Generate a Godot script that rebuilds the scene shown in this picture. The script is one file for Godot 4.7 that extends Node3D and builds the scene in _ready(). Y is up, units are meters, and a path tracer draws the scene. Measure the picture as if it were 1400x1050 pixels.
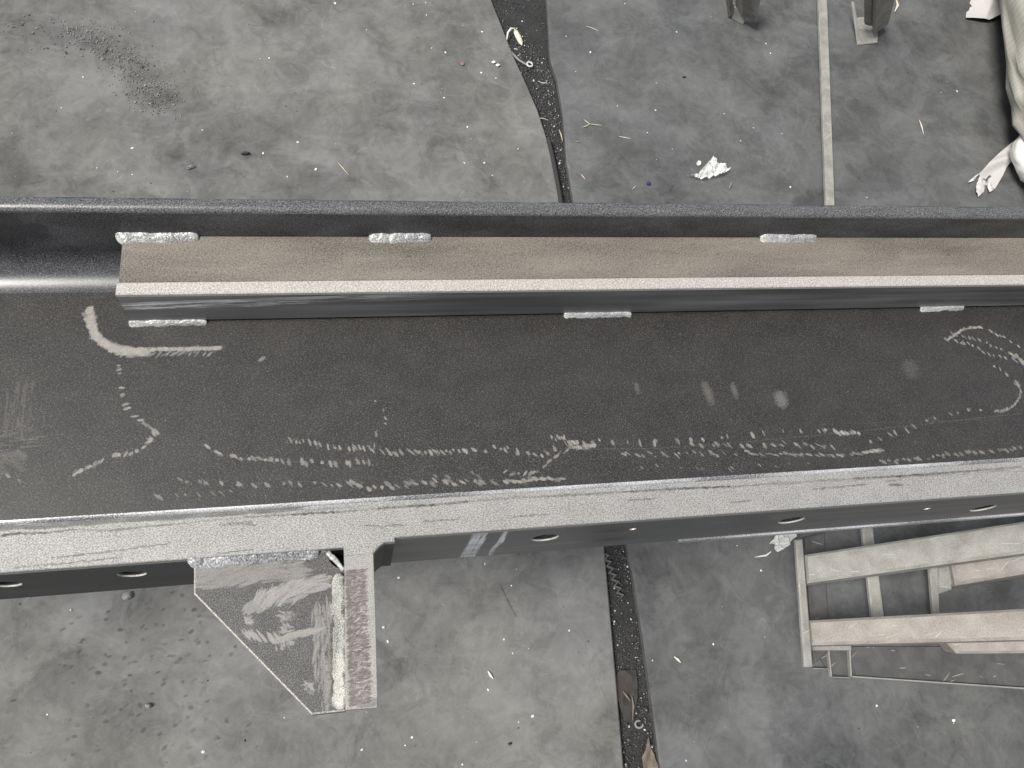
extends Node3D
# A welded steel channel on a workshop floor covered with rubber mats, seen from above. Units are metres; the mats' top is y = 0, the channel's web is y = DECK.
const DECK := 0.62
var rng := RandomNumberGenerator.new()
var used := {}
var M := {}


# ---------------------------------------------------------------- naming
func numbered(called: String) -> String:
	if not used.has(called):
		used[called] = 0
		return called
	used[called] += 1
	return "%s_%03d" % [called, used[called]]

func tag(o: Node, label: String, category := "", group := "", kind := "") -> void:
	if label: o.set_meta("label", label)
	if category: o.set_meta("category", category)
	if group: o.set_meta("group", group)
	if kind: o.set_meta("kind", kind)

func thing(called: String, label: String, category: String, where := Vector3.ZERO, group := "") -> Node3D:
	var o := Node3D.new()
	o.name = numbered(called)
	add_child(o, true)
	o.position = where
	tag(o, label, category, group)
	return o

# commits a SurfaceTool as one named mesh; the shape is given in world axes and shifted to the parent's own
func part(called: String, st: SurfaceTool, m: Material, parent: Node = null, label := "") -> MeshInstance3D:
	var o := MeshInstance3D.new()
	o.mesh = st.commit()
	o.material_override = m
	o.name = numbered(called) if parent == null else called
	(self if parent == null else parent).add_child(o, true)
	if label: o.set_meta("label", label)
	return o

func tool() -> SurfaceTool:
	var st := SurfaceTool.new()
	st.begin(Mesh.PRIMITIVE_TRIANGLES)
	return st


# ---------------------------------------------------------------- shapes
func tri(st: SurfaceTool, p: Array, n: Array, uv: Array) -> void:
	var order := [0, 1, 2]
	var face: Vector3 = (p[2] - p[0]).cross(p[1] - p[0])
	if face.dot(n[0] + n[1] + n[2]) < 0.0: order = [0, 2, 1]
	for i in order:
		st.set_normal(n[i]); st.set_uv(uv[i]); st.add_vertex(p[i])

func quad(st: SurfaceTool, a: Vector3, b: Vector3, c: Vector3, d: Vector3, n: Vector3, uv := []) -> void:
	if uv.is_empty():
		var e1 := (b - a).normalized()
		var e2 := n.cross(e1).normalized()
		for q in [a, b, c, d]: uv.append(Vector2(q.dot(e1), q.dot(e2)))
	tri(st, [a, b, c], [n, n, n], [uv[0], uv[1], uv[2]])
	tri(st, [a, c, d], [n, n, n], [uv[0], uv[2], uv[3]])

# profile points are (z, y); swept along x; up is on the left when walking along the profile towards +z. uv = (x, arc) or (x, z) when flat is true
func sweep_x(st: SurfaceTool, pts: PackedVector2Array, x0: float, x1: float, flat := false, pieces := 24, wob := 0.0) -> void:
	var n := pts.size()
	var seg := []
	var arc := [0.0]
	for i in n - 1:
		var d := (pts[i + 1] - pts[i]).normalized()
		seg.append(Vector2(-d.y, d.x))          # (z, y) normal on the left
		arc.append(arc[i] + pts[i].distance_to(pts[i + 1]))
	for i in n - 1:
		var na: Vector2 = seg[i]
		var nb: Vector2 = seg[i]
		if i > 0 and seg[i - 1].dot(seg[i]) > 0.8: na = (seg[i - 1] + seg[i]).normalized()
		if i < n - 2 and seg[i + 1].dot(seg[i]) > 0.8: nb = (seg[i + 1] + seg[i]).normalized()
		for k in pieces:
			var xa := lerpf(x0, x1, float(k) / pieces)
			var xb := lerpf(x0, x1, float(k + 1) / pieces)
			var wa := wob * sin(xa * 23.0 + i) * sin(xa * 57.0)
			var wb := wob * sin(xb * 23.0 + i) * sin(xb * 57.0)
			var va: float = pts[i].x if flat else arc[i]
			var vb: float = pts[i + 1].x if flat else arc[i + 1]
			var p := [Vector3(xa, pts[i].y + wa, pts[i].x), Vector3(xb, pts[i].y + wb, pts[i].x), Vector3(xb, pts[i + 1].y + wb, pts[i + 1].x), Vector3(xa, pts[i + 1].y + wa, pts[i + 1].x)]
			var A := Vector3(0, na.y, na.x)
			var B := Vector3(0, nb.y, nb.x)
			var uv := [Vector2(xa, va), Vector2(xb, va), Vector2(xb, vb), Vector2(xa, vb)]
			tri(st, [p[0], p[1], p[2]], [A, A, B], [uv[0], uv[1], uv[2]])
			tri(st, [p[0], p[2], p[3]], [A, B, B], [uv[0], uv[2], uv[3]])

func cap_x(st: SurfaceTool, pts: PackedVector2Array, x: float, side: float) -> void:
	var t := Geometry2D.triangulate_polygon(pts)
	var n := Vector3(side, 0, 0)
	for i in range(0, t.size(), 3):
		var q := []
		var uv := []
		for k in 3:
			var v := pts[t[i + k]]
			q.append(Vector3(x, v.y, v.x)); uv.append(v)
		tri(st, q, [n, n, n], uv)

# plan outline of (x, z) points, from y0 up to y1, with a chamfer round its top edge; uv of the top = (x, z)
func prism(st: SurfaceTool, plan: PackedVector2Array, y0: float, y1: float, bevel := 0.001, rim: SurfaceTool = null) -> void:
	var n := plan.size()
	var area := 0.0
	for i in n:
		area += plan[i].cross(plan[(i + 1) % n])
	var s := 1.0 if area > 0.0 else -1.0
	var inner := PackedVector2Array()
	var out := []
	for i in n:
		var d := (plan[(i + 1) % n] - plan[i]).normalized()
		out.append(Vector2(d.y, -d.x) * s)
	for i in n:
		var a: Vector2 = out[(i + n - 1) % n]
		var b: Vector2 = out[i]
		inner.append(plan[i] - (a + b) / maxf(0.3, 1.0 + a.dot(b)) * bevel)
	var t := Geometry2D.triangulate_polygon(inner)
	var up := Vector3.UP
	for i in range(0, t.size(), 3):
		tri(st, [Vector3(inner[t[i]].x, y1, inner[t[i]].y), Vector3(inner[t[i + 1]].x, y1, inner[t[i + 1]].y), Vector3(inner[t[i + 2]].x, y1, inner[t[i + 2]].y)], [up, up, up], [inner[t[i]], inner[t[i + 1]], inner[t[i + 2]]])
	var run := 0.0
	for i in n:
		var j := (i + 1) % n
		var o := Vector3(out[i].x, 0, out[i].y)
		var a := plan[i]
		var b := plan[j]
		if bevel > 0.0:
			quad(st if rim == null else rim, Vector3(inner[i].x, y1, inner[i].y), Vector3(inner[j].x, y1, inner[j].y), Vector3(b.x, y1 - bevel, b.y), Vector3(a.x, y1 - bevel, a.y), (o + up).normalized(), [inner[i], inner[j], b, a])
		var l := a.distance_to(b)
		quad(st, Vector3(a.x, y1 - bevel, a.y), Vector3(b.x, y1 - bevel, b.y), Vector3(b.x, y0, b.y), Vector3(a.x, y0, a.y), o, [Vector2(run, y1), Vector2(run + l, y1), Vector2(run + l, y0), Vector2(run, y0)])
		run += l
	var tb := Geometry2D.triangulate_polygon(plan)
	for i in range(0, tb.size(), 3):
		tri(st, [Vector3(plan[tb[i]].x, y0, plan[tb[i]].y), Vector3(plan[tb[i + 1]].x, y0, plan[tb[i + 1]].y), Vector3(plan[tb[i + 2]].x, y0, plan[tb[i + 2]].y)], [-up, -up, -up], [plan[tb[i]], plan[tb[i + 1]], plan[tb[i + 2]]])

func rect(x0: float, z0: float, x1: float, z1: float) -> PackedVector2Array:
	return PackedVector2Array([Vector2(x0, z0), Vector2(x1, z0), Vector2(x1, z1), Vector2(x0, z1)])

# four top corners (in order round), pushed down by thick along their normal, with chamfered top edges
func slab(st: SurfaceTool, c: Array, thick: float, bevel := 0.003) -> void:
	var n: Vector3 = (c[1] - c[0]).cross(c[3] - c[0]).normalized()
	if n.y < 0.0: n = -n
	var mid: Vector3 = (c[0] + c[1] + c[2] + c[3]) / 4.0
	var top := []
	var rim := []
	var low := []
	for i in 4:
		var a: Vector3 = (c[(i + 1) % 4] - c[i]).normalized()
		var b: Vector3 = (c[(i + 3) % 4] - c[i]).normalized()
		top.append(c[i] + (a + b) * bevel)
		rim.append(c[i] - n * bevel)
		low.append(c[i] - n * thick)
	var flat := func(q: Vector3) -> Vector2: return Vector2(q.x, q.z)
	quad(st, top[0], top[1], top[2], top[3], n, [flat.call(top[0]), flat.call(top[1]), flat.call(top[2]), flat.call(top[3])])
	for i in 4:
		var j := (i + 1) % 4
		var o: Vector3 = n.cross(c[j] - c[i]).normalized()
		if o.dot((c[i] + c[j]) / 2.0 - mid) < 0.0: o = -o
		quad(st, top[i], top[j], rim[j], rim[i], (o + n).normalized())
		quad(st, rim[i], rim[j], low[j], low[i], o)
	quad(st, low[0], low[1], low[2], low[3], -n)

# a weld bead: a rounded ridge from a to b in the corner between two faces, with chevron ripples; up is the way it bulges
func bead(st: SurfaceTool, a: Vector3, b: Vector3, up: Vector3, half: float, high: float, seed_at: int, pitch := 0.0026) -> void:
	var g := FastNoiseLite.new()
	g.seed = seed_at
	g.frequency = 150.0
	g.fractal_octaves = 3
	var along := (b - a).normalized()
	var side := along.cross(up).normalized()
	var length := a.distance_to(b)
	var rings := int(clampf(length / 0.0006, 24, 170))
	var cols := 15
	var grid := []
	for i in rings + 1:
		var row := []
		var u := float(i) / rings
		var ends := minf(u, 1.0 - u) * length / (half * 1.1)
		var taper := sqrt(clampf(1.0 - pow(1.0 - clampf(ends, 0.0, 1.0), 2.0), 0.0, 1.0))
		for k in cols:
			var w := float(k) / (cols - 1) * 2.0 - 1.0
			var at := a + along * (u * length) + side * (half * 0.35 * g.get_noise_2d(u * length * 0.3, 77.0))
			var lean := (1.0 - w * w) * half * 0.5
			var phase := fposmod((u * length - lean) / pitch + 1.4 * g.get_noise_2d(u * length * 0.6, w * 0.004 + 9.0), 1.0)
			var ripple := 0.975 + 0.025 * sin(phase * TAU)
			var wide := half * taper * (1.0 + 0.38 * g.get_noise_2d(u * length * 0.45, signf(w) * 0.03 + 3.0) + 0.14 * g.get_noise_2d(u * length * 1.9, signf(w) * 0.05 + 7.0))
			var dome := pow(maxf(0.0, 1.0 - w * w), 0.33)
			var q := at + side * (w * wide) + up * (high * dome * taper * ripple * (1.0 + 0.35 * g.get_noise_2d(u * length * 0.35, 40.0)))
			q += up * high * 0.24 * g.get_noise_2d(u * length * 1.1, w * half * 2.6) * dome * taper
			row.append(q)
		grid.append(row)
	sheet(st, grid, up, 0.0006)

# joins a grid of points into a smooth sheet
func sheet(st: SurfaceTool, grid: Array, up: Vector3, scale_uv := 1.0) -> void:
	var h := grid.size()
	var w: int = grid[0].size()
	var nor := []
	for i in h:
		var row := []
		for k in w:
			var du: Vector3 = grid[mini(i + 1, h - 1)][k] - grid[maxi(i - 1, 0)][k]
			var dv: Vector3 = grid[i][mini(k + 1, w - 1)] - grid[i][maxi(k - 1, 0)]
			var n := du.cross(dv)
			n = n.normalized() if n.length() > 1e-14 else up
			if i > 0 and n.dot(nor[i - 1][k]) < 0.0 and i < 0: n = -n
			row.append(n)
		nor.append(row)
	var mid: Vector3 = nor[h / 2][w / 2]
	var flip := -1.0 if mid.dot(up) < 0.0 else 1.0
	for i in h - 1:
		for k in w - 1:
			var p := [grid[i][k], grid[i + 1][k], grid[i + 1][k + 1], grid[i][k + 1]]
			var n := [nor[i][k] * flip, nor[i + 1][k] * flip, nor[i + 1][k + 1] * flip, nor[i][k + 1] * flip]
			var uv := []
			for q in [[i, k], [i + 1, k], [i + 1, k + 1], [i, k + 1]]: uv.append(Vector2(q[0], q[1]) * scale_uv)
			tri(st, [p[0], p[1], p[2]], [n[0], n[1], n[2]], [uv[0], uv[1], uv[2]])
			tri(st, [p[0], p[2], p[3]], [n[0], n[2], n[3]], [uv[0], uv[2], uv[3]])

# a round rod along points, tapering from r0 to r1
func rod(st: SurfaceTool, pts: Array, r0: float, r1: float, sides := 7, flat := 1.0) -> void:
	var grid := []
	for i in pts.size():
		var d: Vector3 = (pts[mini(i + 1, pts.size() - 1)] - pts[maxi(i - 1, 0)]).normalized()
		var s := d.cross(Vector3.UP).normalized()
		var u := s.cross(d).normalized()
		var r := lerpf(r0, r1, float(i) / maxf(1, pts.size() - 1))
		if i == 0 or i == pts.size() - 1: r *= 0.35
		var row := []
		for k in sides + 1:
			var a := TAU * k / sides
			row.append(pts[i] + s * cos(a) * r + u * sin(a) * r * flat)
		grid.append(row)
	for i in grid.size() - 1:
		for k in sides:
			var c: Vector3 = (pts[i] + pts[i + 1]) / 2.0
			var p := [grid[i][k], grid[i + 1][k], grid[i + 1][k + 1], grid[i][k + 1]]
			var n := []
			for q in 4:
				var base: Vector3 = pts[i] if q == 0 or q == 3 else pts[i + 1]
				var v: Vector3 = p[q] - base
				n.append(v.normalized() if v.length() > 1e-9 else Vector3.UP)
			var uv := [Vector2(0, 0), Vector2(1, 0), Vector2(1, 1), Vector2(0, 1)]
			tri(st, [p[0], p[1], p[2]], [n[0], n[1], n[2]], [uv[0], uv[1], uv[2]])
			tri(st, [p[0], p[2], p[3]], [n[0], n[2], n[3]], [uv[0], uv[2], uv[3]])

# an irregular lump
func lump(st: SurfaceTool, c: Vector3, r: Vector3, turn: float, seed_at: int, rough := 0.35) -> void:
	var g := FastNoiseLite.new()
	g.seed = seed_at
	g.frequency = 0.9
	var turn_by := Basis(Vector3.UP, turn)
	var grid := []
	for i in 6:
		var row := []
		var a := PI * i / 5.0
		for k in 9:
			var b := TAU * (k % 8) / 8.0
			var d := Vector3(sin(a) * cos(b), cos(a), sin(a) * sin(b))
			row.append(c + turn_by * (d * r * (1.0 + rough * g.get_noise_3dv(d * 1.6))))
		grid.append(row)
	for i in 5:
		for k in 8:
			for q in [[grid[i][k], grid[i + 1][k], grid[i + 1][k + 1]], [grid[i][k], grid[i + 1][k + 1], grid[i][k + 1]]]:
				var n: Vector3 = (q[2] - q[0]).cross(q[1] - q[0])
				if n.length() < 1e-15: continue
				n = n.normalized()
				if n.dot((q[0] + q[1] + q[2]) / 3.0 - c) < 0.0: n = -n
				tri(st, q, [n, n, n], [Vector2.ZERO, Vector2.RIGHT, Vector2.ONE])

# a scrap of crumpled film over an outline of (x, z) points
func crumple(st: SurfaceTool, outline: PackedVector2Array, y: float, high: float, seed_at: int, cell := 0.004) -> void:
	var g := FastNoiseLite.new()
	g.seed = seed_at
	g.frequency = 34.0
	g.fractal_type = FastNoiseLite.FRACTAL_RIDGED
	g.fractal_octaves = 2
	var box := Rect2(outline[0], Vector2.ZERO)
	for q in outline: box = box.expand(q)
	var lift := func(q: Vector2) -> Vector3: return Vector3(q.x, y + high * clampf(0.55 + 0.8 * g.get_noise_2d(q.x * 0.6 + q.y, q.y * 0.6 - q.x), 0.02, 1.6), q.y)
	var nx := int(ceil(box.size.x / cell))
	var nz := int(ceil(box.size.y / cell))
	for i in nx:
		for k in nz:
			var o := box.position + Vector2(i, k) * cell
			var square := PackedVector2Array([o, o + Vector2(cell, 0), o + Vector2(cell, cell), o + Vector2(0, cell)])
			for piece in Geometry2D.intersect_polygons(square, outline):
				var t := Geometry2D.triangulate_polygon(piece)
				for j in range(0, t.size(), 3):
					var q := [lift.call(piece[t[j]]), lift.call(piece[t[j + 1]]), lift.call(piece[t[j + 2]])]
					var n: Vector3 = (q[2] - q[0]).cross(q[1] - q[0])
					if n.length() < 1e-14: continue
					n = n.normalized()
					if n.y < 0.0: n = -n
					tri(st, q, [n, n, n], [piece[t[j]], piece[t[j + 1]], piece[t[j + 2]]])


# ---------------------------------------------------------------- textures (what the surfaces are made of)
func field(w: int, h: int, seed_at: int, freq: float, octaves: int, warp := 0.0, stretch := 1.0, kind := FastNoiseLite.TYPE_SIMPLEX_SMOOTH, ridged := false) -> PackedByteArray:
	var g := FastNoiseLite.new()
	g.seed = seed_at
	g.noise_type = kind
	g.frequency = freq
	g.fractal_type = FastNoiseLite.FRACTAL_RIDGED if ridged else FastNoiseLite.FRACTAL_FBM
	g.fractal_octaves = octaves
	if warp > 0.0:
		g.domain_warp_enabled = true
		g.domain_warp_amplitude = warp
		g.domain_warp_frequency = freq * 0.8
		g.domain_warp_fractal_octaves = 3
	var im := g.get_image(maxi(4, int(w / stretch)), h, false, false, false)
	im.convert(Image.FORMAT_L8)
	if stretch != 1.0: im.resize(w, h, Image.INTERPOLATE_CUBIC)
	return im.get_data()

func texture(w: int, h: int, rgb: PackedByteArray) -> ImageTexture:
	return ImageTexture.create_from_image(Image.create_from_data(w, h, false, Image.FORMAT_RGB8, rgb))

func texture_grey(w: int, h: int, v: PackedByteArray) -> ImageTexture:
	return ImageTexture.create_from_image(Image.create_from_data(w, h, false, Image.FORMAT_L8, v))

var curve := PackedByteArray()      # linear 0..1 in 1024 steps to an sRGB byte
func make_curve() -> void:
	curve.resize(1025)
	for i in 1025:
		curve[i] = int(clampf(Color(i / 1024.0, 0, 0).linear_to_srgb().r * 255.0, 0, 255))

# a mask the size of a texture that marks are drawn on; where says how metres turn into pixels
class Mask:
	var w: int
	var h: int
	var box: Rect2
	var v := PackedFloat32Array()
	var rng := RandomNumberGenerator.new()
	func _init(w_: int, h_: int, box_: Rect2, s: int) -> void:
		w = w_; h = h_; box = box_; rng.seed = s
		v.resize(w * h)
	# one dab of bared metal, ragged at its ends; sizes in metres, angle from x
	func dab(c: Vector2, along: float, across: float, angle: float, amount: float, ragged := 0.8) -> void:
		var sx := w / box.size.x
		var sy := h / box.size.y
		var p := Vector2((c.x - box.position.x) * sx, (c.y - box.position.y) * sy)
		var r := maxf(along, across)
		var ca := cos(angle)
		var sa := sin(angle)
		for y in range(maxi(0, int(p.y - r * sy) - 1), mini(h, int(p.y + r * sy) + 2)):
			for x in range(maxi(0, int(p.x - r * sx) - 1), mini(w, int(p.x + r * sx) + 2)):
				var d := Vector2((x + 0.5 - p.x) / sx, (y + 0.5 - p.y) / sy)
				var a := (d.x * ca + d.y * sa) / along
				var b := (-d.x * sa + d.y * ca) / across
				var f := a * a + b * b + ragged * (rng.randf() - 0.5)
				if f < 1.0:
					var at := y * w + x
					v[at] = maxf(v[at], minf(1.0, amount) * minf(1.0, (1.0 - f) * 3.5))
	# dabs along a polyline of millimetres
	func trail(mm: Array, step: float, along: float, across: float, angle: float, amount: float, jitter := 0.001) -> void:
		for i in range(0, mm.size() - 2, 2):
			var a := Vector2(mm[i], mm[i + 1]) / 1000.0
			var b := Vector2(mm[i + 2], mm[i + 3]) / 1000.0
			var n := maxi(1, int(round(a.distance_to(b) / step)))
			for k in n:
				var q := a.lerp(b, (k + rng.randf_range(-0.55, 0.55)) / n) + Vector2(rng.randf_range(-1, 1), rng.randf_range(-1, 1)) * jitter
				dab(q, along * rng.randf_range(0.45, 1.2), across * rng.randf_range(0.45, 1.05), angle + rng.randf_range(-0.3, 0.3), amount * rng.randf_range(0.45, 1.1), 0.75)
				if rng.randf() < 0.25: dab(q + Vector2(rng.randf_range(-1, 1), rng.randf_range(-1, 1)) * along * 0.8, along * rng.randf_range(0.3, 1.0), across * 0.4, angle + rng.randf_range(-0.3, 0.3), amount * rng.randf_range(0.2, 0.6), 1.2)

func std(color: Color, rough: float, metal := 0.0) -> StandardMaterial3D:
	var m := StandardMaterial3D.new()
	m.albedo_color = color.linear_to_srgb()
	m.roughness = rough
	m.metallic = metal
	return m

# lays a texture over the metres of box
func lay(m: StandardMaterial3D, box: Rect2) -> void:
	m.uv1_scale = Vector3(1.0 / box.size.x, 1.0 / box.size.y, 1)
	m.uv1_offset = Vector3(-box.position.x / box.size.x, -box.position.y / box.size.y, 0)

# sand-blasted or scaled steel: grains of two sizes about a base colour, with the marks of masks; tones are linear
func grain(w: int, h: int, low: Color, high: Color, s: int, sparkle := 0.0, blotch := 0.25, mark: Mask = null, mark_color := Color.WHITE, dark: Mask = null, dark_color := Color.BLACK, power := 1.6, stretch := 1.0) -> ImageTexture:
	var r := RandomNumberGenerator.new()
	r.seed = s
	var cloud := field(w, h, s + 1, 0.012, 4, 20.0, stretch)
	var fine := field(w, h, s + 2, 0.32, 2)
	var out := PackedByteArray()
	out.resize(w * h * 3)
	for i in w * h:
		var t := pow(0.45 * r.randf() + 0.55 * clampf((fine[i] / 255.0 - 0.5) * 1.7 + 0.5, 0.0, 1.0), power)
		t = clampf(t + blotch * (cloud[i] / 255.0 - 0.5), 0.0, 1.0)
		var c := low.lerp(high, t)
		if sparkle > 0.0 and r.randf() < sparkle: c += Color(0.16, 0.16, 0.16) * r.randf()
		if mark and mark.v[i] > 0.0: c = c.lerp(mark_color * (0.7 + 0.6 * r.randf()), mark.v[i])
		if dark and dark.v[i] > 0.0: c = c.lerp(dark_color * (0.6 + 0.8 * r.randf()), dark.v[i])
		out[i * 3] = curve[clampi(int(c.r * 1024.0), 0, 1024)]
		out[i * 3 + 1] = curve[clampi(int(c.g * 1024.0), 0, 1024)]
		out[i * 3 + 2] = curve[clampi(int(c.b * 1024.0), 0, 1024)]
	return texture(w, h, out)

func bump_from(v: PackedByteArray, w: int, h: int, strength: float) -> ImageTexture:
	var im := Image.create_from_data(w, h, false, Image.FORMAT_L8, v)
	im.convert(Image.FORMAT_RGBA8)
	im.bump_map_to_normal_map(strength)
	return ImageTexture.create_from_image(im)

const FLOOR_BOX := Rect2(-0.65, -1.58, 2.4, 1.8)
func floor_textures() -> Array:
	var w := 2048
	var h := 1536
	var broad := field(w, h, 11, 0.0030, 6, 160.0)
	var mid := field(w, h, 12, 0.0085, 7, 110.0)
	var swirl := field(w, h, 13, 0.016, 5, 100.0, 1.0, FastNoiseLite.TYPE_SIMPLEX_SMOOTH, true)
	var fine := field(w, h, 14, 0.055, 5, 30.0)
	var wipe := field(w, h, 17, 0.030, 3, 30.0, 5.0)
	var stain := field(w, h, 15, 0.006, 4, 110.0)
	var hue := field(w, h, 16, 0.004, 2)
	var dents := Mask.new(w, h, FLOOR_BOX, 5)
	# pits pressed into the near left mat
	for k in 160:
		var q := Vector2(-0.2714, -0.1331) + Vector2(dents.rng.randfn(0, 0.085), dents.rng.randfn(0, 0.075))
		dents.dab(q, dents.rng.randf_range(0.0016, 0.005), dents.rng.randf_range(0.0014, 0.003), dents.rng.randf_range(-0.9, 0.1), dents.rng.randf_range(0.35, 0.9), 0.2)
	# a cut, scuffs and a ring of dried splash
	var cut: Array = [218.9, -191.1, 223.3, -178.6, 228.6, -165.1, 233, -153.8, 237.5, -143.7]
	dents.trail(cut, 0.0015, 0.004, 0.0011, 1.1, 1.0, 0.0)
	for k in 40:
		var a := TAU * k / 40.0
		dents.dab(Vector2(-0.2327, -0.0986) + Vector2(cos(a) * 0.026, sin(a) * 0.032), 0.006, 0.003, a + 1.5 + dents.rng.randf_range(-0.6, 0.6), dents.rng.randf_range(0.0, 0.3), 1.4)
	var drift: Array = [-630.2, -1280.2, -569.2, -1281, -506.4, -1274.6, -455.1, -1263.6, -415.1, -1239, -381, -1205.2, -359.8, -1170.9, -338.5, -1131.9, -312.2, -1112.5]
	dents.trail(drift, 0.0022, 0.020, 0.010, 0.5, 0.3, 0.024)
	dents.trail(drift, 0.0030, 0.006, 0.004, 0.5, 0.5, 0.020)
	var scuffs := Mask.new(w, h, FLOOR_BOX, 15)
	for k in 620:
		var q := Vector2(scuffs.rng.randf_range(-0.65, 1.75), scuffs.rng.randf_range(-1.58, 0.22))
		var turn := scuffs.rng.randf() * TAU
		var bend := scuffs.rng.randf_range(-0.16, 0.16)
		var amount := scuffs.rng.randf_range(0.1, 0.55)
		var thick := scuffs.rng.randf_range(0.0007, 0.0030)
		var target := scuffs if k % 5 < 3 else dents
		for j in scuffs.rng.randi_range(5, 26):
			target.dab(q, 0.0045, thick, turn, amount * scuffs.rng.randf_range(0.3, 1.0) * (1.0 if target == scuffs else 0.6), 1.3)
			q += Vector2(cos(turn), sin(turn)) * 0.004
			turn += bend
	for k in 2600:
		var q := Vector2(scuffs.rng.randf_range(-0.65, 1.75), scuffs.rng.randf_range(-1.58, 0.22))
		(scuffs if k % 3 == 0 else dents).dab(q, scuffs.rng.randf_range(0.0008, 0.003), scuffs.rng.randf_range(0.0006, 0.0018), scuffs.rng.randf() * PI, scuffs.rng.randf_range(0.1, 0.5), 1.0)
	var rgb := PackedByteArray()
	rgb.resize(w * h * 3)
	var relief := PackedByteArray()
	relief.resize(w * h)
	var r := RandomNumberGenerator.new()
	r.seed = 77
	for i in w * h:
		var b := broad[i] / 255.0 - 0.5
		var m := mid[i] / 255.0 - 0.5
		var s := swirl[i] / 255.0 - 0.5
		var f := fine[i] / 255.0 - 0.5
		var edge := absf(stain[i] / 255.0 - 0.46)
		var wet := -0.06 if stain[i] > 117 else 0.03
		var line := -0.09 * maxf(0.0, 1.0 - edge * 55.0)
		var v := 0.128 * (1.0 + 0.6 * b + 0.80 * m + 0.5 * s + 0.26 * f + 0.16 * (wipe[i] / 255.0 - 0.5) + wet + line + 0.05 * (r.randf() - 0.5))
		v = maxf(0.022, v * (1.0 - 0.5 * dents.v[i]) * (1.0 + 0.42 * scuffs.v[i]))
		var warm := (hue[i] / 255.0 - 0.5) * 0.05
		rgb[i * 3] = curve[clampi(int(v * (1.0 + warm) * 1024.0), 0, 1024)]
		rgb[i * 3 + 1] = curve[clampi(int(v * (1.0 + warm * 0.4) * 1024.0), 0, 1024)]
		rgb[i * 3 + 2] = curve[clampi(int(v * (0.985 - warm) * 1024.0), 0, 1024)]
		relief[i] = clampi(int(128.0 + 90.0 * m + 50.0 * s + 40.0 * f - 120.0 * dents.v[i]), 0, 255)
	return [texture(w, h, rgb), bump_from(relief, w, h, 2.2)]

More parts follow.
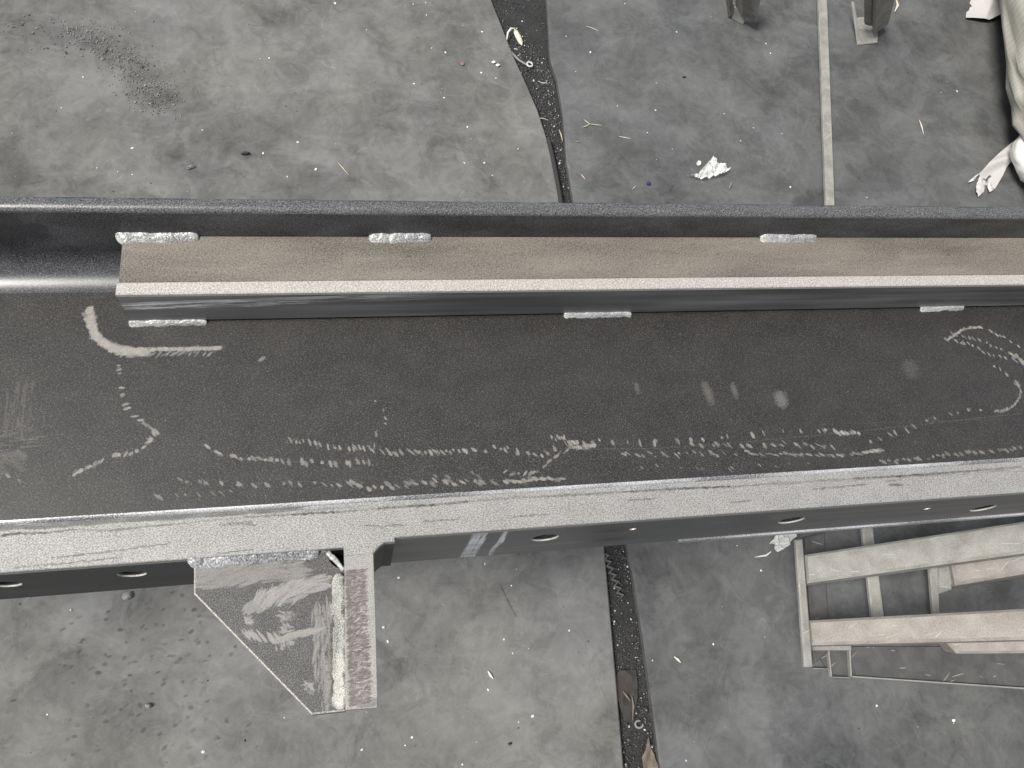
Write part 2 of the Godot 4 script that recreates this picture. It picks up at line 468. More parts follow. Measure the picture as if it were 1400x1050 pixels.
const WEB_BOX := Rect2(-0.30, -0.360, 1.05, 0.195)
func web_marks() -> Mask:
	var k := Mask.new(2048, 512, WEB_BOX, 3)
	# the ground hook by the bar's end
	k.trail([-202, -340.7, -200, -330.1, -195.8, -318.2, -188.7, -310.2, -178.6, -304.7, -167.7, -302.5], 0.0015, 0.0048, 0.0042, 0.6, 0.95, 0.0006)
	k.trail([-189.9, -311.5, -178.6, -304.7, -164.9, -302.4, -156.7, -301.5], 0.0015, 0.0060, 0.0042, 0.3, 0.95, 0.0006)
	k.trail([-175.9, -304.7, -156.9, -304.1, -129.3, -304, -101.3, -303.8], 0.0012, 0.0035, 0.0021, 0.0, 0.95, 0.0004)
	k.trail([-171.9, -300.7, -156.6, -300.2, -134.7, -300.2, -118, -299.7, -103.4, -298.6], 0.0042, 0.0050, 0.0011, -0.75, 0.7, 0.0006)
	# dotted trails
	var w := 0.0030
	var n := 0.0017
	k.trail([-177.6, -298.3, -175.8, -287.4, -174.2, -279.8, -173.1, -271.7, -171.5, -264.8, -169.5, -258, -167, -253, -164.1, -248.6, -158.6, -244.7, -152, -240.2], 0.0062, w, n, -0.2, 0.75, 0.0005)
	k.trail([-155.3, -241.6, -150.3, -237.7, -145.9, -233.9, -148.2, -229.3, -152.2, -224.7], 0.0028, w, n, 0.7, 0.75, 0.0006)
	k.trail([-149.7, -227, -154.6, -221.3, -162.1, -217, -169.7, -216.3, -176.3, -215.5, -181.2, -213.5, -187.1, -210.4, -192.9, -207.3, -199.1, -203.7, -206.2, -200.1], 0.0042, w * 0.9, n, -0.9, 0.8, 0.0005)
	k.trail([-48.2, -222.4, -38.7, -220, -21.9, -216.7, -5, -213.4, 12.1, -211.9, 20.6, -210.2], 0.0034, w, n * 0.7, 1.2, 0.75, 0.0012)
	k.trail([23.5, -208.8, 34.9, -206.3, 58.3, -206.9, 76, -206, 93.8, -204.4], 0.0036, w, n * 0.85, 0.9, 0.8, 0.0016)
	k.trail([93.8, -204.4, 118.3, -206.8, 142.3, -201.8, 154.5, -199.8, 176.9, -203.7], 0.0052, w, n, 0.9, 0.75, 0.0024)
	k.trail([-108.1, -220, -98.8, -213.6, -82.6, -209.2, -60.8, -206.2, -49.9, -204.4], 0.0046, w, n * 0.8, 0.6, 0.75, 0.0008)
	k.trail([-58.1, -206, -33.3, -202.8, -5.4, -201.2, 20.2, -199.8], 0.0056, w, n, 1.2, 0.65, 0.0016)
	k.trail([165.5, -212.1, 171.9, -213.1, 180.7, -208.1, 193.1, -205.5, 202.6, -205], 0.0022, w, n * 0.8, 1.2, 0.85, 0.0020)
	k.trail([180.2, -204.2, 189.6, -203.7, 200.6, -204.4], 0.0018, w, n * 1.2, 0.3, 0.8, 0.0010)
	k.trail([203.2, -208.9, 215.9, -207.5, 238.3, -205.1, 261.2, -204.5, 287.8, -203.8, 315.4, -205.8, 339.4, -205.2, 357.3, -207.1, 372.3, -207.7, 390.8, -207.5, 403.9, -208.2, 424.9, -205.8], 0.0135, w * 1.1, n, 1.35, 0.85, 0.0012)
	k.trail([424.9, -205.8, 431.7, -204.1, 439.1, -204.4, 449.6, -202.5], 0.0024, w, n, 0.9, 0.9, 0.0014)
	k.trail([122.2, -186, 128, -183.8, 137, -183.2, 146.2, -183.3, 154.1, -187.2, 159.7, -191.9, 170, -199, 183.2, -203.4], 0.0052, w * 0.9, n * 0.9, -0.6, 0.65, 0.0007)
	k.trail([-147.1, -181.9, -129.2, -181.9, -111, -181.8, -95.4, -183.1, -82.2, -184.6], 0.0078, w, n * 0.6, 0.65, 0.5, 0.0012)
	k.trail([-127.2, -194.8, -114, -192.3, -103.4, -189.4, -87.5, -187.8, -66.1, -187.1, -44.5, -186.9, -22.5, -184.4, -3.2, -180.8], 0.0066, w, n * 0.8, 0.75, 0.65, 0.0016)
	k.trail([-3.1, -183.2, 13.6, -179.8, 36.3, -179.6, 53.6, -180.3, 74, -180.9, 91.5, -178.6, 121.2, -176.8], 0.0046, w * 1.1, n, 0.65, 0.7, 0.0022)
	k.trail([121.2, -177.4, 136.4, -177.7, 145.6, -178.4, 154.7, -177.8, 171.3, -176.8], 0.0026, w, n, 0.3, 0.75, 0.0010)
	k.trail([68.6, -186.1, 92.2, -185.9, 121.7, -181.7], 0.012, w, n * 0.7, 0.8, 0.5, 0.0020)
	k.trail([223.7, -196.1, 242.7, -193.7, 268.9, -192.9, 295.5, -192.2, 312.2, -191.2, 329.3, -191.6], 0.0050, w, n * 0.7, 0.7, 0.6, 0.0022)
	k.trail([290.6, -201, 310.3, -198, 330.9, -198.3, 351, -195.9, 375.9, -197.3, 399.7, -193.3, 428.3, -192.5], 0.0066, w, n * 0.9, 0.8, 0.6, 0.0020)
	k.trail([336.1, -191.3, 352.5, -187.7, 373.5, -187.9, 397.5, -185.3, 425.7, -183.7, 447.7, -184.6], 0.0036, w, n * 0.7, 0.4, 0.6, 0.0012)
	k.trail([447.7, -184.6, 455.3, -185.5, 468.8, -186.2], 0.0018, w * 1.1, n * 0.9, 0.3, 0.8, 0.0008)
	k.trail([228.3, -185.5, 266.5, -180.7, 312.6, -178.1, 374.1, -177.2, 402.2, -176.9], 0.016, w * 0.9, n * 0.6, 0.8, 0.45, 0.0024)
	k.trail([462.2, -195.6, 486.4, -201.4, 498.5, -203.6, 511.7, -208.7, 522.5, -211.1, 535.9, -214.1, 549.5, -217.1, 566, -219.3, 579.8, -220.2, 591.6, -219.6], 0.0098, w, n * 0.8, 1.1, 0.8, 0.0008)
	k.trail([597.3, -217.9, 607.1, -218.2, 619, -221.4, 628.4, -228.6, 633.9, -235.9, 634.1, -244.4, 631.4, -249.9], 0.0018, w * 0.8, n * 0.7, -0.8, 0.7, 0.0006)
	k.trail([630.1, -246.8, 628.7, -251.5, 623, -257.9, 614.1, -264.5, 610, -270.9], 0.0076, w, n * 0.9, 1.3, 0.75, 0.0006)
	k.trail([574.6, -294.8, 584.2, -298.6, 594.8, -304.8, 607.2, -306.9, 619.1, -305], 0.0020, w, n * 0.9, -0.4, 0.75, 0.0010)
	k.trail([619.1, -305, 629.4, -299.1, 640, -293.9, 649.3, -285.6, 657.7, -277.3], 0.0048, w * 0.9, n * 0.8, 0.9, 0.85, 0.0006)
	k.trail([579.9, -300.3, 594.8, -295.9, 610, -292.3, 621, -286.4, 630.7, -281.3, 640.9, -275.5, 652.8, -269.5], 0.0058, w * 0.9, n * 0.8, 1.1, 0.75, 0.0008)
	k.trail([575.7, -293.2, 586.2, -290.6, 596.2, -288.7, 606, -282.1, 613.7, -276.3, 629.2, -273.4, 642.2, -268.3, 653.4, -264.8], 0.0052, w, n * 0.9, 1.0, 0.8, 0.0010)
	k.trail([641.8, -275.4, 647.8, -269.7, 655.2, -263.1], 0.0018, w * 1.4, n * 1.6, 0.9, 0.8, 0.0020)
	k.trail([462.9, -174.8, 485.3, -175.6, 504.1, -175.9, 519.6, -177.2, 535.1, -177.7, 550.6, -178.3, 570.4, -179.3, 586, -179.2, 622.1, -180.1], 0.0046, w, n, 0.6, 0.5, 0.0016)
	k.trail([20.8, -252.5, 26.5, -247.7, 29.1, -240.5, 28.7, -233.5, 26.6, -226.7], 0.0058, w * 0.8, n * 0.7, 1.2, 0.7, 0.0004)
	k.trail([20.6, -222, 19.8, -217, 18.4, -210.9], 0.0060, w, n * 0.6, 1.5, 0.6, 0.0004)
	k.trail([-246.8, -204.8, -240.6, -201.7, -234.5, -199.1], 0.0050, w, n * 0.7, 0.8, 0.6, 0.0004)
	k.dab(Vector2(-0.0681, -0.2929), 0.0036, 0.0016, -0.7, 0.5)
	k.dab(Vector2(0.3818, -0.2388), 0.0066, 0.0085, 0.0, 0.33, 1.4)
	k.dab(Vector2(0.3130, -0.2480), 0.0042, 0.0125, -0.15, 0.22, 1.5)
	k.dab(Vector2(0.3386, -0.2491), 0.0030, 0.0085, -0.1, 0.22, 1.5)
	k.dab(Vector2(0.2478, -0.2547), 0.0022, 0.0055, 0.0, 0.2, 1.5)
	k.dab(Vector2(0.5227, -0.2637), 0.0080, 0.0100, 0.0, 0.10, 1.8)
	# rubbed patch at the left edge: many thin upright and level strokes
	for i in 70:
		var x := k.rng.randf()
		var q := Vector2(-0.2534, -0.2778).lerp(Vector2(-0.2350, -0.2771), x) + Vector2(0, k.rng.randf_range(0, 0.040))
		k.dab(q, 0.0005, k.rng.randf_range(0.003, 0.010), k.rng.randf_range(-0.1, 0.06), k.rng.randf_range(0.03, 0.17), 1.8)
	for i in 30:
		var q := Vector2(-0.2544, -0.2358) + Vector2(k.rng.randf_range(-0.02, 0.028), k.rng.randf_range(-0.004, 0.012))
		k.dab(q, k.rng.randf_range(0.003, 0.008), 0.0006, 0.0, k.rng.randf_range(0.05, 0.22), 1.6)
	for i in 40:
		var q := Vector2(-0.2481, -0.2161) + Vector2(k.rng.randf_range(-0.014, 0.012), k.rng.randf_range(-0.006, 0.010))
		k.dab(q, 0.003, 0.002, 0.6, k.rng.randf_range(0.05, 0.18), 1.6)
	# hair scratches
	k.trail([202, -201.1, 256.8, -198.8, 324.4, -199.9, 431.7, -204.1, 628.2, -214.3], 0.0016, 0.0012, 0.0004, -0.05, 0.22, 0.0001)
	k.trail([412.6, -213.4, 493.6, -211.7, 618.2, -209.5], 0.0016, 0.0012, 0.0004, -0.02, 0.14, 0.0001)
	return k

const STRIP_BOX := Rect2(-0.30, -0.172, 1.05, 0.040)
func strip_marks() -> Mask:
	var k := Mask.new(2048, 128, STRIP_BOX, 4)
	var seam: Array = [-245.4, -161, -231.3, -161.5, -217, -161, -197.8, -161.8, -173.1, -159.5, -154.4, -160.3, -145.9, -160.8, -130.7, -160.8, -102.6, -162.2, -79.2, -162.8, -44.6, -162.7, -12, -162.2, 3.4, -162.3, 21.3, -162.9, 43.9, -163.1, 64.5, -162.9, 90.2, -163.6, 115.6, -164.4, 149.9, -164, 186.7, -163.5, 224.5, -163.6, 269.5, -163.3, 315.7, -162.3, 359.1, -162.2, 391.1, -162.3, 435, -162.3, 477, -161.8, 529.3, -162.1, 567.8, -162.6, 607.1, -163.2]
	for i in range(0, seam.size() - 2, 2):
		var x: float = seam[i]
		var strong := 0.35 + 0.65 * absf(sin(x * 0.031) * cos(x * 0.013))
		k.trail([seam[i], seam[i + 1], seam[i + 2], seam[i + 3]], 0.0011, 0.0022, 0.0007 * (0.6 + strong), -0.02, strong, 0.0004)
	for line in [[-210.3, -142.2, -176.8, -143.8, -130.1, -147.2], [-233.3, -137.3, -195.6, -137.9, -166.8, -139.3], [-99.3, -136.8, -73.6, -137.6], [8.5, -150.5, 20.6, -148.5, 34.6, -149.2, 40.7, -147.7], [127, -148.7, 142, -149.4, 155.2, -149.1], [-97.3, -158.5, -81.7, -158.5, -71.2, -155], [54.5, -150.2, 83.1, -149.9], [312.5, -148.5, 332.7, -149.1], [464.7, -157.8, 479.5, -158.2], [223.2, -156.2, 248.7, -156.4], [392.5, -155, 446.1, -156.3]]:
		k.trail(line, 0.0014, 0.0022, 0.0006, -0.05, 0.65, 0.0006)
	k.trail([466.7, -155, 474.4, -153.9, 480.4, -154.2], 0.0012, 0.0028, 0.0010, 0.0, 0.75, 0.0005)
	k.trail([480.6, -144.1, 479.8, -139.5], 0.0010, 0.0005, 0.0012, 0.0, 0.7, 0.0002)
	k.trail([-88, -158.4, -79.1, -159.4, -71.2, -156.7], 0.0012, 0.0024, 0.0008, 0.2, 0.5, 0.0008)
	# scale left standing between the edge and the seam on the left
	for i in 260:
		var x := k.rng.randf()
		var q := Vector2(-0.2554, -0.1664).lerp(Vector2(-0.0446, -0.1673), x) + Vector2(0, k.rng.randf_range(-0.0012, 0.0018))
		k.dab(q, k.rng.randf_range(0.003, 0.014), k.rng.randf_range(0.0005, 0.0015), -0.03, k.rng.randf_range(0.2, 0.75), 1.2)
	for i in 120:
		var q := Vector2(-0.0338, -0.1654).lerp(Vector2(0.6217, -0.1602), k.rng.randf()) + Vector2(0, k.rng.randf_range(-0.0014, 0.0012))
		k.dab(q, k.rng.randf_range(0.003, 0.014), k.rng.randf_range(0.0003, 0.0008), -0.03, k.rng.randf_range(0.1, 0.4), 1.2)
	return k

# the gusset's ground patches, in shares of its own box
const GUSSET_BOX := Rect2(-0.122, -0.137, 0.118, 0.120)
func gusset_marks() -> Mask:
	var k := Mask.new(384, 384, GUSSET_BOX, 6)
	var at := func(zx: float, zy: float) -> Vector2: return Vector2(lerpf(-0.1165, -0.0085, (zx - 125.0) / 745.0), lerpf(-0.1301, -0.0200, (zy - 270.0) / 730.0))
	for i in 330:     # brushed band under the upper weld
		var q: Vector2 = at.call(k.rng.randf_range(130, 660), k.rng.randf_range(275, 375))
		k.dab(q, k.rng.randf_range(0.004, 0.010), k.rng.randf_range(0.0005, 0.0014), -0.15 + 0.2 * sin(q.x * 90.0), k.rng.randf_range(0.1, 0.42), 0.8)
	for i in 300:     # the bright fan in the middle
		var a := k.rng.randf_range(-1.0, 1.0)
		var q: Vector2 = at.call(610 + 175 * a + k.rng.randf_range(-20, 20), 425 - 35 * a + k.rng.randf_range(-50, 55) * (1.0 - 0.45 * absf(a)))
		k.dab(q, k.rng.randf_range(0.002, 0.007), k.rng.randf_range(0.0004, 0.0010), -0.55 + 0.7 * a + k.rng.randf_range(-0.3, 0.3), k.rng.randf_range(0.25, 0.7), 1.1)
	for i in 60:
		k.dab(at.call(k.rng.randf_range(380, 470), 0) * Vector2(1, 0) + Vector2(0, (at.call(0, k.rng.randf_range(470, 510)) as Vector2).y), 0.004, 0.0007, -0.6, 0.45, 0.8)
	for c in [[580, 545, 40, 22], [575, 600, 30, 22], [562, 672, 44, 24], [398, 548, 14, 16], [690, 890, 16, 30]]:
		for i in 16:
			k.dab(at.call(c[0] + k.rng.randf_range(-1, 1) * c[2], c[1] + k.rng.randf_range(-1, 1) * c[3]), k.rng.randf_range(0.0010, 0.0034), k.rng.randf_range(0.0005, 0.0012), 0.5 + k.rng.randf_range(-0.9, 0.9), k.rng.randf_range(0.15, 0.6), 1.2)
	for i in 26:      # slanting dabs on the left
		var x := k.rng.randf()
		k.dab(at.call(375 + 190 * x, 610 + 45 * x + k.rng.randf_range(-12, 12)), 0.0044, 0.0007, 0.95, 0.6, 0.8)
	for i in 60:
		var x := k.rng.randf()
		k.dab(at.call(560 + 190 * x, 650 - 30 * x + k.rng.randf_range(-14, 14)), 0.0050, 0.0010, -0.25, k.rng.randf_range(0.3, 0.65), 0.8)
	for i in 170:     # upright strokes beside the long weld
		var col := k.rng.randi_range(0, 2)
		var x: float = [728.0, 760.0, 785.0][col] + k.rng.randfn(0, 8)
		k.dab(at.call(x, k.rng.randf_range(500, [840.0, 990.0, 990.0][col])), k.rng.randf_range(0.0005, 0.0010), k.rng.randf_range(0.002, 0.007), k.rng.randf_range(-0.12, 0.2), k.rng.randf_range(0.1, 0.5), 1.2)
	return k

func make_materials() -> void:
	make_curve()
	var f := floor_textures()
	for side in 2:
		var m := std([Color(1, 0.99, 0.97), Color(0.70, 0.71, 0.725)][side], 0.82)  # right mat's tint is darkened for light weakening to the right
		m.albedo_texture = f[0]
		m.normal_enabled = true
		m.normal_texture = f[1]
		m.normal_scale = 0.22
		m.metallic_specular = 0.35
		lay(m, FLOOR_BOX)
		M["mat%d" % side] = m
	var web := std(Color.WHITE, 0.42)
	var wm := web_marks()
	web.albedo_texture = grain(2048, 512, Color(0.004, 0.0037, 0.0035), Color(0.145, 0.131, 0.12), 21, 0.015, 0.10, wm, Color(0.265, 0.245, 0.222), null, Color.BLACK, 3.2)
	web.metallic_specular = 0.6
	lay(web, WEB_BOX)
	M.web = web
	var plain := std(Color.WHITE, 0.42)
	plain.metallic_specular = 0.6
	plain.albedo_texture = grain(512, 512, Color(0.004, 0.0037, 0.0035), Color(0.145, 0.131, 0.12), 36, 0.015, 0.10, null, Color.WHITE, null, Color.BLACK, 3.2)
	lay(plain, Rect2(0, 0, 0.263, 0.263))
	M.plain_web = plain
	var strip := std(Color.WHITE, 0.55, 0.25)
	strip.albedo_texture = grain(2048, 128, Color(0.055, 0.054, 0.053), Color(0.52, 0.505, 0.49), 22, 0.0, 0.12, null, Color.WHITE, strip_marks(), Color(0.05, 0.05, 0.05), 1.0)
	lay(strip, STRIP_BOX)
	M.strip = strip
	# small tiles, 0.25 m wide
	var tile := Rect2(0, 0, 0.256, 0.256)
	var scale_tex := grain(512, 512, Color(0.020, 0.021, 0.025), Color(0.085, 0.087, 0.098), 23, 0.01, 0.5)
	var scale_steel := std(Color.WHITE, 0.42)
	scale_steel.albedo_texture = scale_tex
	lay(scale_steel, tile)
	M.scale = scale_steel
	var flange_box := Rect2(-0.30, 0.0, 1.05, 0.066)
	var fd := Mask.new(2048, 128, flange_box, 14)
	for i in 60:
		var u := fd.rng.randf()
		fd.dab(Vector2(Vector2(-0.2600, -0.3953).x + fd.rng.randfn(0, 0.012), 0.022 + fd.rng.randfn(0, 0.005)), fd.rng.randf_range(0.006, 0.014), fd.rng.randf_range(0.004, 0.008), 0.25, 0.55, 0.5)
	for i in 46:
		var c := Vector2(fd.rng.randf_range(0.12, 0.62), fd.rng.randf_range(0.006, 0.026))
		var r := fd.rng.randf_range(0.005, 0.013)
		for k in 14:
			var a := TAU * k / 14.0
			fd.dab(c + Vector2(cos(a) * r * 1.5, sin(a) * r * 0.8), 0.0034, 0.0010, a + 1.57, fd.rng.randf_range(0.1, 0.45), 1.2)
	var flange := std(Color.WHITE, 0.40, 0.15)
	flange.albedo_texture = grain(2048, 128, Color(0.010, 0.010, 0.0115), Color(0.165, 0.167, 0.18), 33, 0.012, 0.55, null, Color.WHITE, fd, Color(0.022, 0.022, 0.026), 1.9, 2.0)
	lay(flange, flange_box)
	M.flange = flange
	var lip := std(Color.WHITE, 0.33, 0.25)
	lip.albedo_texture = grain(512, 512, Color(0.018, 0.018, 0.019), Color(0.30, 0.30, 0.31), 24, 0.02, 0.1)
	lay(lip, tile)
	M.lip = lip
	var pale_steel := std(Color.WHITE, 0.36, 0.3)  # pale tone that paints the highlight along the web's front edge
	pale_steel.albedo_texture = grain(512, 512, Color(0.10, 0.10, 0.105), Color(0.72, 0.72, 0.74), 35, 0.02, 0.9, null, Color.WHITE, null, Color.BLACK, 1.3, 3.0)
	lay(pale_steel, tile)
	M.pale_steel = pale_steel
	var hollow := std(Color.WHITE, 0.34, 0.1)
	hollow.metallic_specular = 0.75
	hollow.albedo_texture = grain(512, 512, Color(0.006, 0.006, 0.007), Color(0.19, 0.19, 0.205), 34, 0.02, 0.1, null, Color.WHITE, null, Color.BLACK, 2.4)
	lay(hollow, tile)
	M.fillet = hollow
	var tan_ := std(Color.WHITE, 0.6, 0.1)
	var tm := Mask.new(1024, 256, Rect2(0, 0, 0.512, 0.128), 8)
	for i in 90:
		tm.dab(Vector2(tm.rng.randf() * 0.5, tm.rng.randf() * 0.12), tm.rng.randf_range(0.0006, 0.003), 0.0006, tm.rng.randf_range(-0.4, 0.4), tm.rng.randf_range(0.2, 0.7), 0.8)
	tan_.albedo_texture = grain(1024, 256, Color(0.045, 0.040, 0.035), Color(0.28, 0.248, 0.213), 25, 0.0, 0.55, null, Color.WHITE, tm, Color(0.05, 0.04, 0.035), 1.0, 5.0)
	lay(tan_, Rect2(0, 0, 0.512, 0.128))
	M.tan = tan_
	var edge := std(Color.WHITE, 0.5, 0.3)
	edge.albedo_texture = grain(512, 512, Color(0.18, 0.168, 0.156), Color(0.74, 0.70, 0.655), 26, 0.0, 0.1, null, Color.WHITE, null, Color.BLACK, 1.0)
	lay(edge, tile)
	M.edge = edge
	# milled faces: long streaks run with the cutter
	for q in [["milled", Color(0.20, 0.207, 0.22), 31, 0.20, 0.9], ["rail", Color(0.33, 0.335, 0.345), 32, 0.24, 0.9]]:
		var w := 2048
		var h := 256
		var glare_box := Rect2(-0.30, 0.5 if q[0] == "milled" else 0.0, 1.05, 0.128)
		var a := field(w, h, q[2], 0.05, 3, 0.0, 32.0)
		var b := field(w, h, q[2] + 9, 0.012, 3, 10.0, 8.0)
		var rough := PackedByteArray()
		rough.resize(w * h)
		# glare streaks: reflected light painted into the faces' colour and roughness
		var glare := Mask.new(w, h, glare_box, q[2])
		if q[0] == "rail":
			for i in 170:
				var u := glare.rng.randf()
				glare.dab(Vector2(lerpf(-0.165, 0.055, u), 0.016 - 0.011 * u + glare.rng.randfn(0, 0.0016) + (0.006 if i % 5 == 0 else 0.0)), glare.rng.randf_range(0.008, 0.03), 0.0005, -0.045, glare.rng.randf_range(0.1, 0.7) * (1.0 - 0.5 * u), 0.6)
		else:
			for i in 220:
				var x: float = [0.0985, 0.0985, 0.0950, 0.1040, 0.1200][i % 5] + glare.rng.randfn(0, 0.0011)
				glare.dab(Vector2(x, glare.rng.randf_range(0.515, 0.615)), 0.0008, glare.rng.randf_range(0.01, 0.03), 0.0, glare.rng.randf_range(0.3, 0.8), 0.9)
		var rgb := PackedByteArray()
		rgb.resize(w * h * 3)
		var c: Color = q[1]
		for i in w * h:
			var s := a[i] / 255.0
			var d := b[i] / 255.0
			rough[i] = clampi(int(255.0 * (q[3] + 0.22 * s + 0.28 * d * d + 0.7 * glare.v[i])), 0, 255)
			var v := (0.72 + 0.36 * s + 0.3 * (d - 0.5)) * (1.0 + 1.9 * glare.v[i])
			rgb[i * 3] = curve[clampi(int(c.r * v * 1024.0), 0, 1024)]
			rgb[i * 3 + 1] = curve[clampi(int(c.g * v * 1024.0), 0, 1024)]
			rgb[i * 3 + 2] = curve[clampi(int(c.b * v * 1024.0), 0, 1024)]
		var m := std(Color.WHITE, 1.0, q[4])
		m.albedo_texture = texture(w, h, rgb)
		m.roughness_texture = texture_grey(w, h, rough)
		m.roughness_texture_channel = BaseMaterial3D.TEXTURE_CHANNEL_GRAYSCALE
		lay(m, glare_box)
		M[q[0]] = m
	var dark := std(Color.WHITE, 0.5, 0.3)
	dark.albedo_texture = grain(512, 512, Color(0.012, 0.0122, 0.0135), Color(0.062, 0.063, 0.068), 27, 0.006, 0.5, null, Color.WHITE, null, Color.BLACK, 1.2, 4.0)
	lay(dark, tile)
	M.dark = dark
	var weld := std(Color(0.86, 0.86, 0.86), 0.46, 0.2)
	weld.albedo_texture = grain(256, 256, Color(0.05, 0.05, 0.053), Color(0.92, 0.92, 0.91), 28, 0.0, 0.9, null, Color.WHITE, null, Color.BLACK, 1.15, 2.5)
	lay(weld, Rect2(0, 0, 0.10, 0.05))
	M.weld = weld
	var cream: StandardMaterial3D = weld.duplicate()
	cream.albedo_color = Color(0.86, 0.85, 0.82)
	cream.roughness = 0.62
	cream.metallic = 0.0
	M.cream_weld = cream

	var gusset := std(Color.WHITE, 0.5, 0.1)
	gusset.albedo_texture = grain(384, 384, Color(0.010, 0.0095, 0.0095), Color(0.25, 0.24, 0.235), 29, 0.03, 0.1, gusset_marks(), Color(0.33, 0.31, 0.29), null, Color.BLACK, 2.0)
	lay(gusset, GUSSET_BOX)
	M.gusset = gusset
	# the arm: bright at its edges, browned by heat and wire-brushed between
	var arm_box := Rect2(-0.0085, -0.136, 0.024, 0.120)
	var brown := Mask.new(96, 480, arm_box, 9)
	for i in 1500:
		var t := brown.rng.randf()
		var q := Vector2(lerpf(-0.0058, 0.0082, pow(brown.rng.randf(), 1.5)), lerpf(-0.117, -0.022, t))
		brown.dab(q, brown.rng.randf_range(0.0010, 0.0026), brown.rng.randf_range(0.0003, 0.0007), -0.25 + brown.rng.randf_range(-0.3, 0.3), brown.rng.randf_range(0.25, 0.9), 1.0)
	for i in 90:
		brown.dab(Vector2(lerpf(0.0, 0.012, brown.rng.randf()), -0.0205 - 0.004 * brown.rng.randf()), 0.003, 0.0008, 0.0, 0.5, 0.8)
	var arm := std(Color.WHITE, 0.55, 0.2)
	arm.albedo_texture = grain(96, 480, Color(0.055, 0.054, 0.053), Color(0.52, 0.505, 0.49), 30, 0.0, 0.1, null, Color.WHITE, brown, Color(0.085, 0.066, 0.056), 1.0)
	lay(arm, arm_box)
	M.arm = arm
	# dusty painted steel of the stands
	for q in [["stand", Color(0.13, 0.127, 0.118), Color(0.36, 0.35, 0.32), 41], ["stand_pink", Color(0.15, 0.137, 0.125), Color(0.36, 0.328, 0.30), 42], ["stand_dark", Color(0.035, 0.034, 0.034), Color(0.11, 0.107, 0.105), 43]]:
		var s := Mask.new(512, 512, tile, q[3])
		for i in 60:
			s.dab(Vector2(s.rng.randf(), s.rng.randf()) * 0.25, s.rng.randf_range(0.003, 0.014), 0.0006, s.rng.randf_range(-0.7, 0.5), s.rng.randf_range(0.1, 0.5), 0.9)
		var m := std(Color.WHITE, 0.7)
		m.albedo_texture = grain(512, 512, q[1], q[2], q[3], 0.0, 0.7, s, Color(0.62, 0.58, 0.54), null, Color.BLACK, 1.0)
		lay(m, tile)
		M[q[0]] = m
	# soil in the gap
	var soil := std(Color.WHITE, 0.75)
	soil.albedo_texture = grain(512, 512, Color(0.008, 0.008, 0.008), Color(0.045, 0.044, 0.044), 44, 0.004, 0.5)
	lay(soil, Rect2(0, 0, 0.6, 0.6))
	M.soil = soil
	# woven sack: crossing tapes
	var ws := 256
	var weave := PackedByteArray()
	weave.resize(ws * ws * 3)
	for y in ws:
		for x in ws:
			var over := (x / 8 + y / 8) % 2 == 0
			var t := absf(((x if over else y) % 8) - 3.5) / 3.5
			var v := (0.47 if over else 0.43) * (1.0 - 0.2 * t * t) * (0.9 + 0.2 * rng.randf())
			var i := (y * ws + x) * 3
			weave[i] = curve[int(v * 1024)]; weave[i + 1] = curve[int(v * 0.97 * 1024)]; weave[i + 2] = curve[int(v * 0.86 * 1024)]
	var sack := std(Color.WHITE, 0.6)
	sack.albedo_texture = texture(ws, ws, weave)
	lay(sack, Rect2(0, 0, 6, 6))
	M.sack = sack
	M.tape = std(Color(0.48, 0.46, 0.45), 0.5)
	M.film = std(Color(0.80, 0.81, 0.80), 0.2)
	M.film.transparency = BaseMaterial3D.TRANSPARENCY_ALPHA
	M.film.albedo_color.a = 0.62
	M.white = std(Color(0.70, 0.69, 0.66), 0.6)
	M.straw = std(Color(0.42, 0.37, 0.26), 0.6)
	M.pale_straw = std(Color(0.56, 0.52, 0.42), 0.6)
	M.black = std(Color(0.012, 0.012, 0.012), 0.5)
	M.grey = std(Color(0.20, 0.20, 0.195), 0.6)
	M.rust = std(Color(0.22, 0.13, 0.10), 0.8)
	M.blue = std(Color(0.03, 0.035, 0.16), 0.25)
	M.leaf = std(Color(0.14, 0.115, 0.09), 0.75)
	M.card = std(Color(0.035, 0.030, 0.027), 0.85)
	M.grit = std(Color(0.5, 0.49, 0.47), 0.6)
	M.grit_mid = std(Color(0.075, 0.073, 0.07), 0.6)
	M.grit_dark = std(Color(0.03, 0.03, 0.03), 0.35)


# ---------------------------------------------------------------- the welded channel
const X0 := -0.75
const X1 := 1.15

func hole_face(face: SurfaceTool, x0: float, x1: float, y0: float, y1: float, z: float, holes: Array) -> void:
	var n := Vector3(0, 0, 1)
	var x := x0
	var put := func(xa: float, ya: float, xb: float, yb: float) -> void:
		quad(face, Vector3(xa, ya, z), Vector3(xb, ya, z), Vector3(xb, yb, z), Vector3(xa, yb, z), n, [Vector2(xa, ya), Vector2(xb, ya), Vector2(xb, yb), Vector2(xa, yb)])
	for h in holes:
		var s: float = h[2] * 1.35
		put.call(x, y0, h[0] - s, y1)
		put.call(h[0] - s, y0, h[0] + s, h[1] - s)
		put.call(h[0] - s, h[1] + s, h[0] + s, y1)
		for k in 32:
			var p := []
			for a in [TAU * k / 32.0, TAU * (k + 1) / 32.0]:
				var d := Vector2(cos(a), sin(a))
				var m := maxf(absf(d.x), absf(d.y))
				p.append(Vector3(h[0] + d.x * h[2], h[1] + d.y * h[2], z))
				p.append(Vector3(h[0] + d.x / m * s, h[1] + d.y / m * s, z))
			var uv := []
			for q in [p[0], p[1], p[3], p[2]]: uv.append(Vector2(q.x, q.y))
			quad(face, p[0], p[1], p[3], p[2], n, uv)
		x = h[0] + s
	put.call(x, y0, x1, y1)

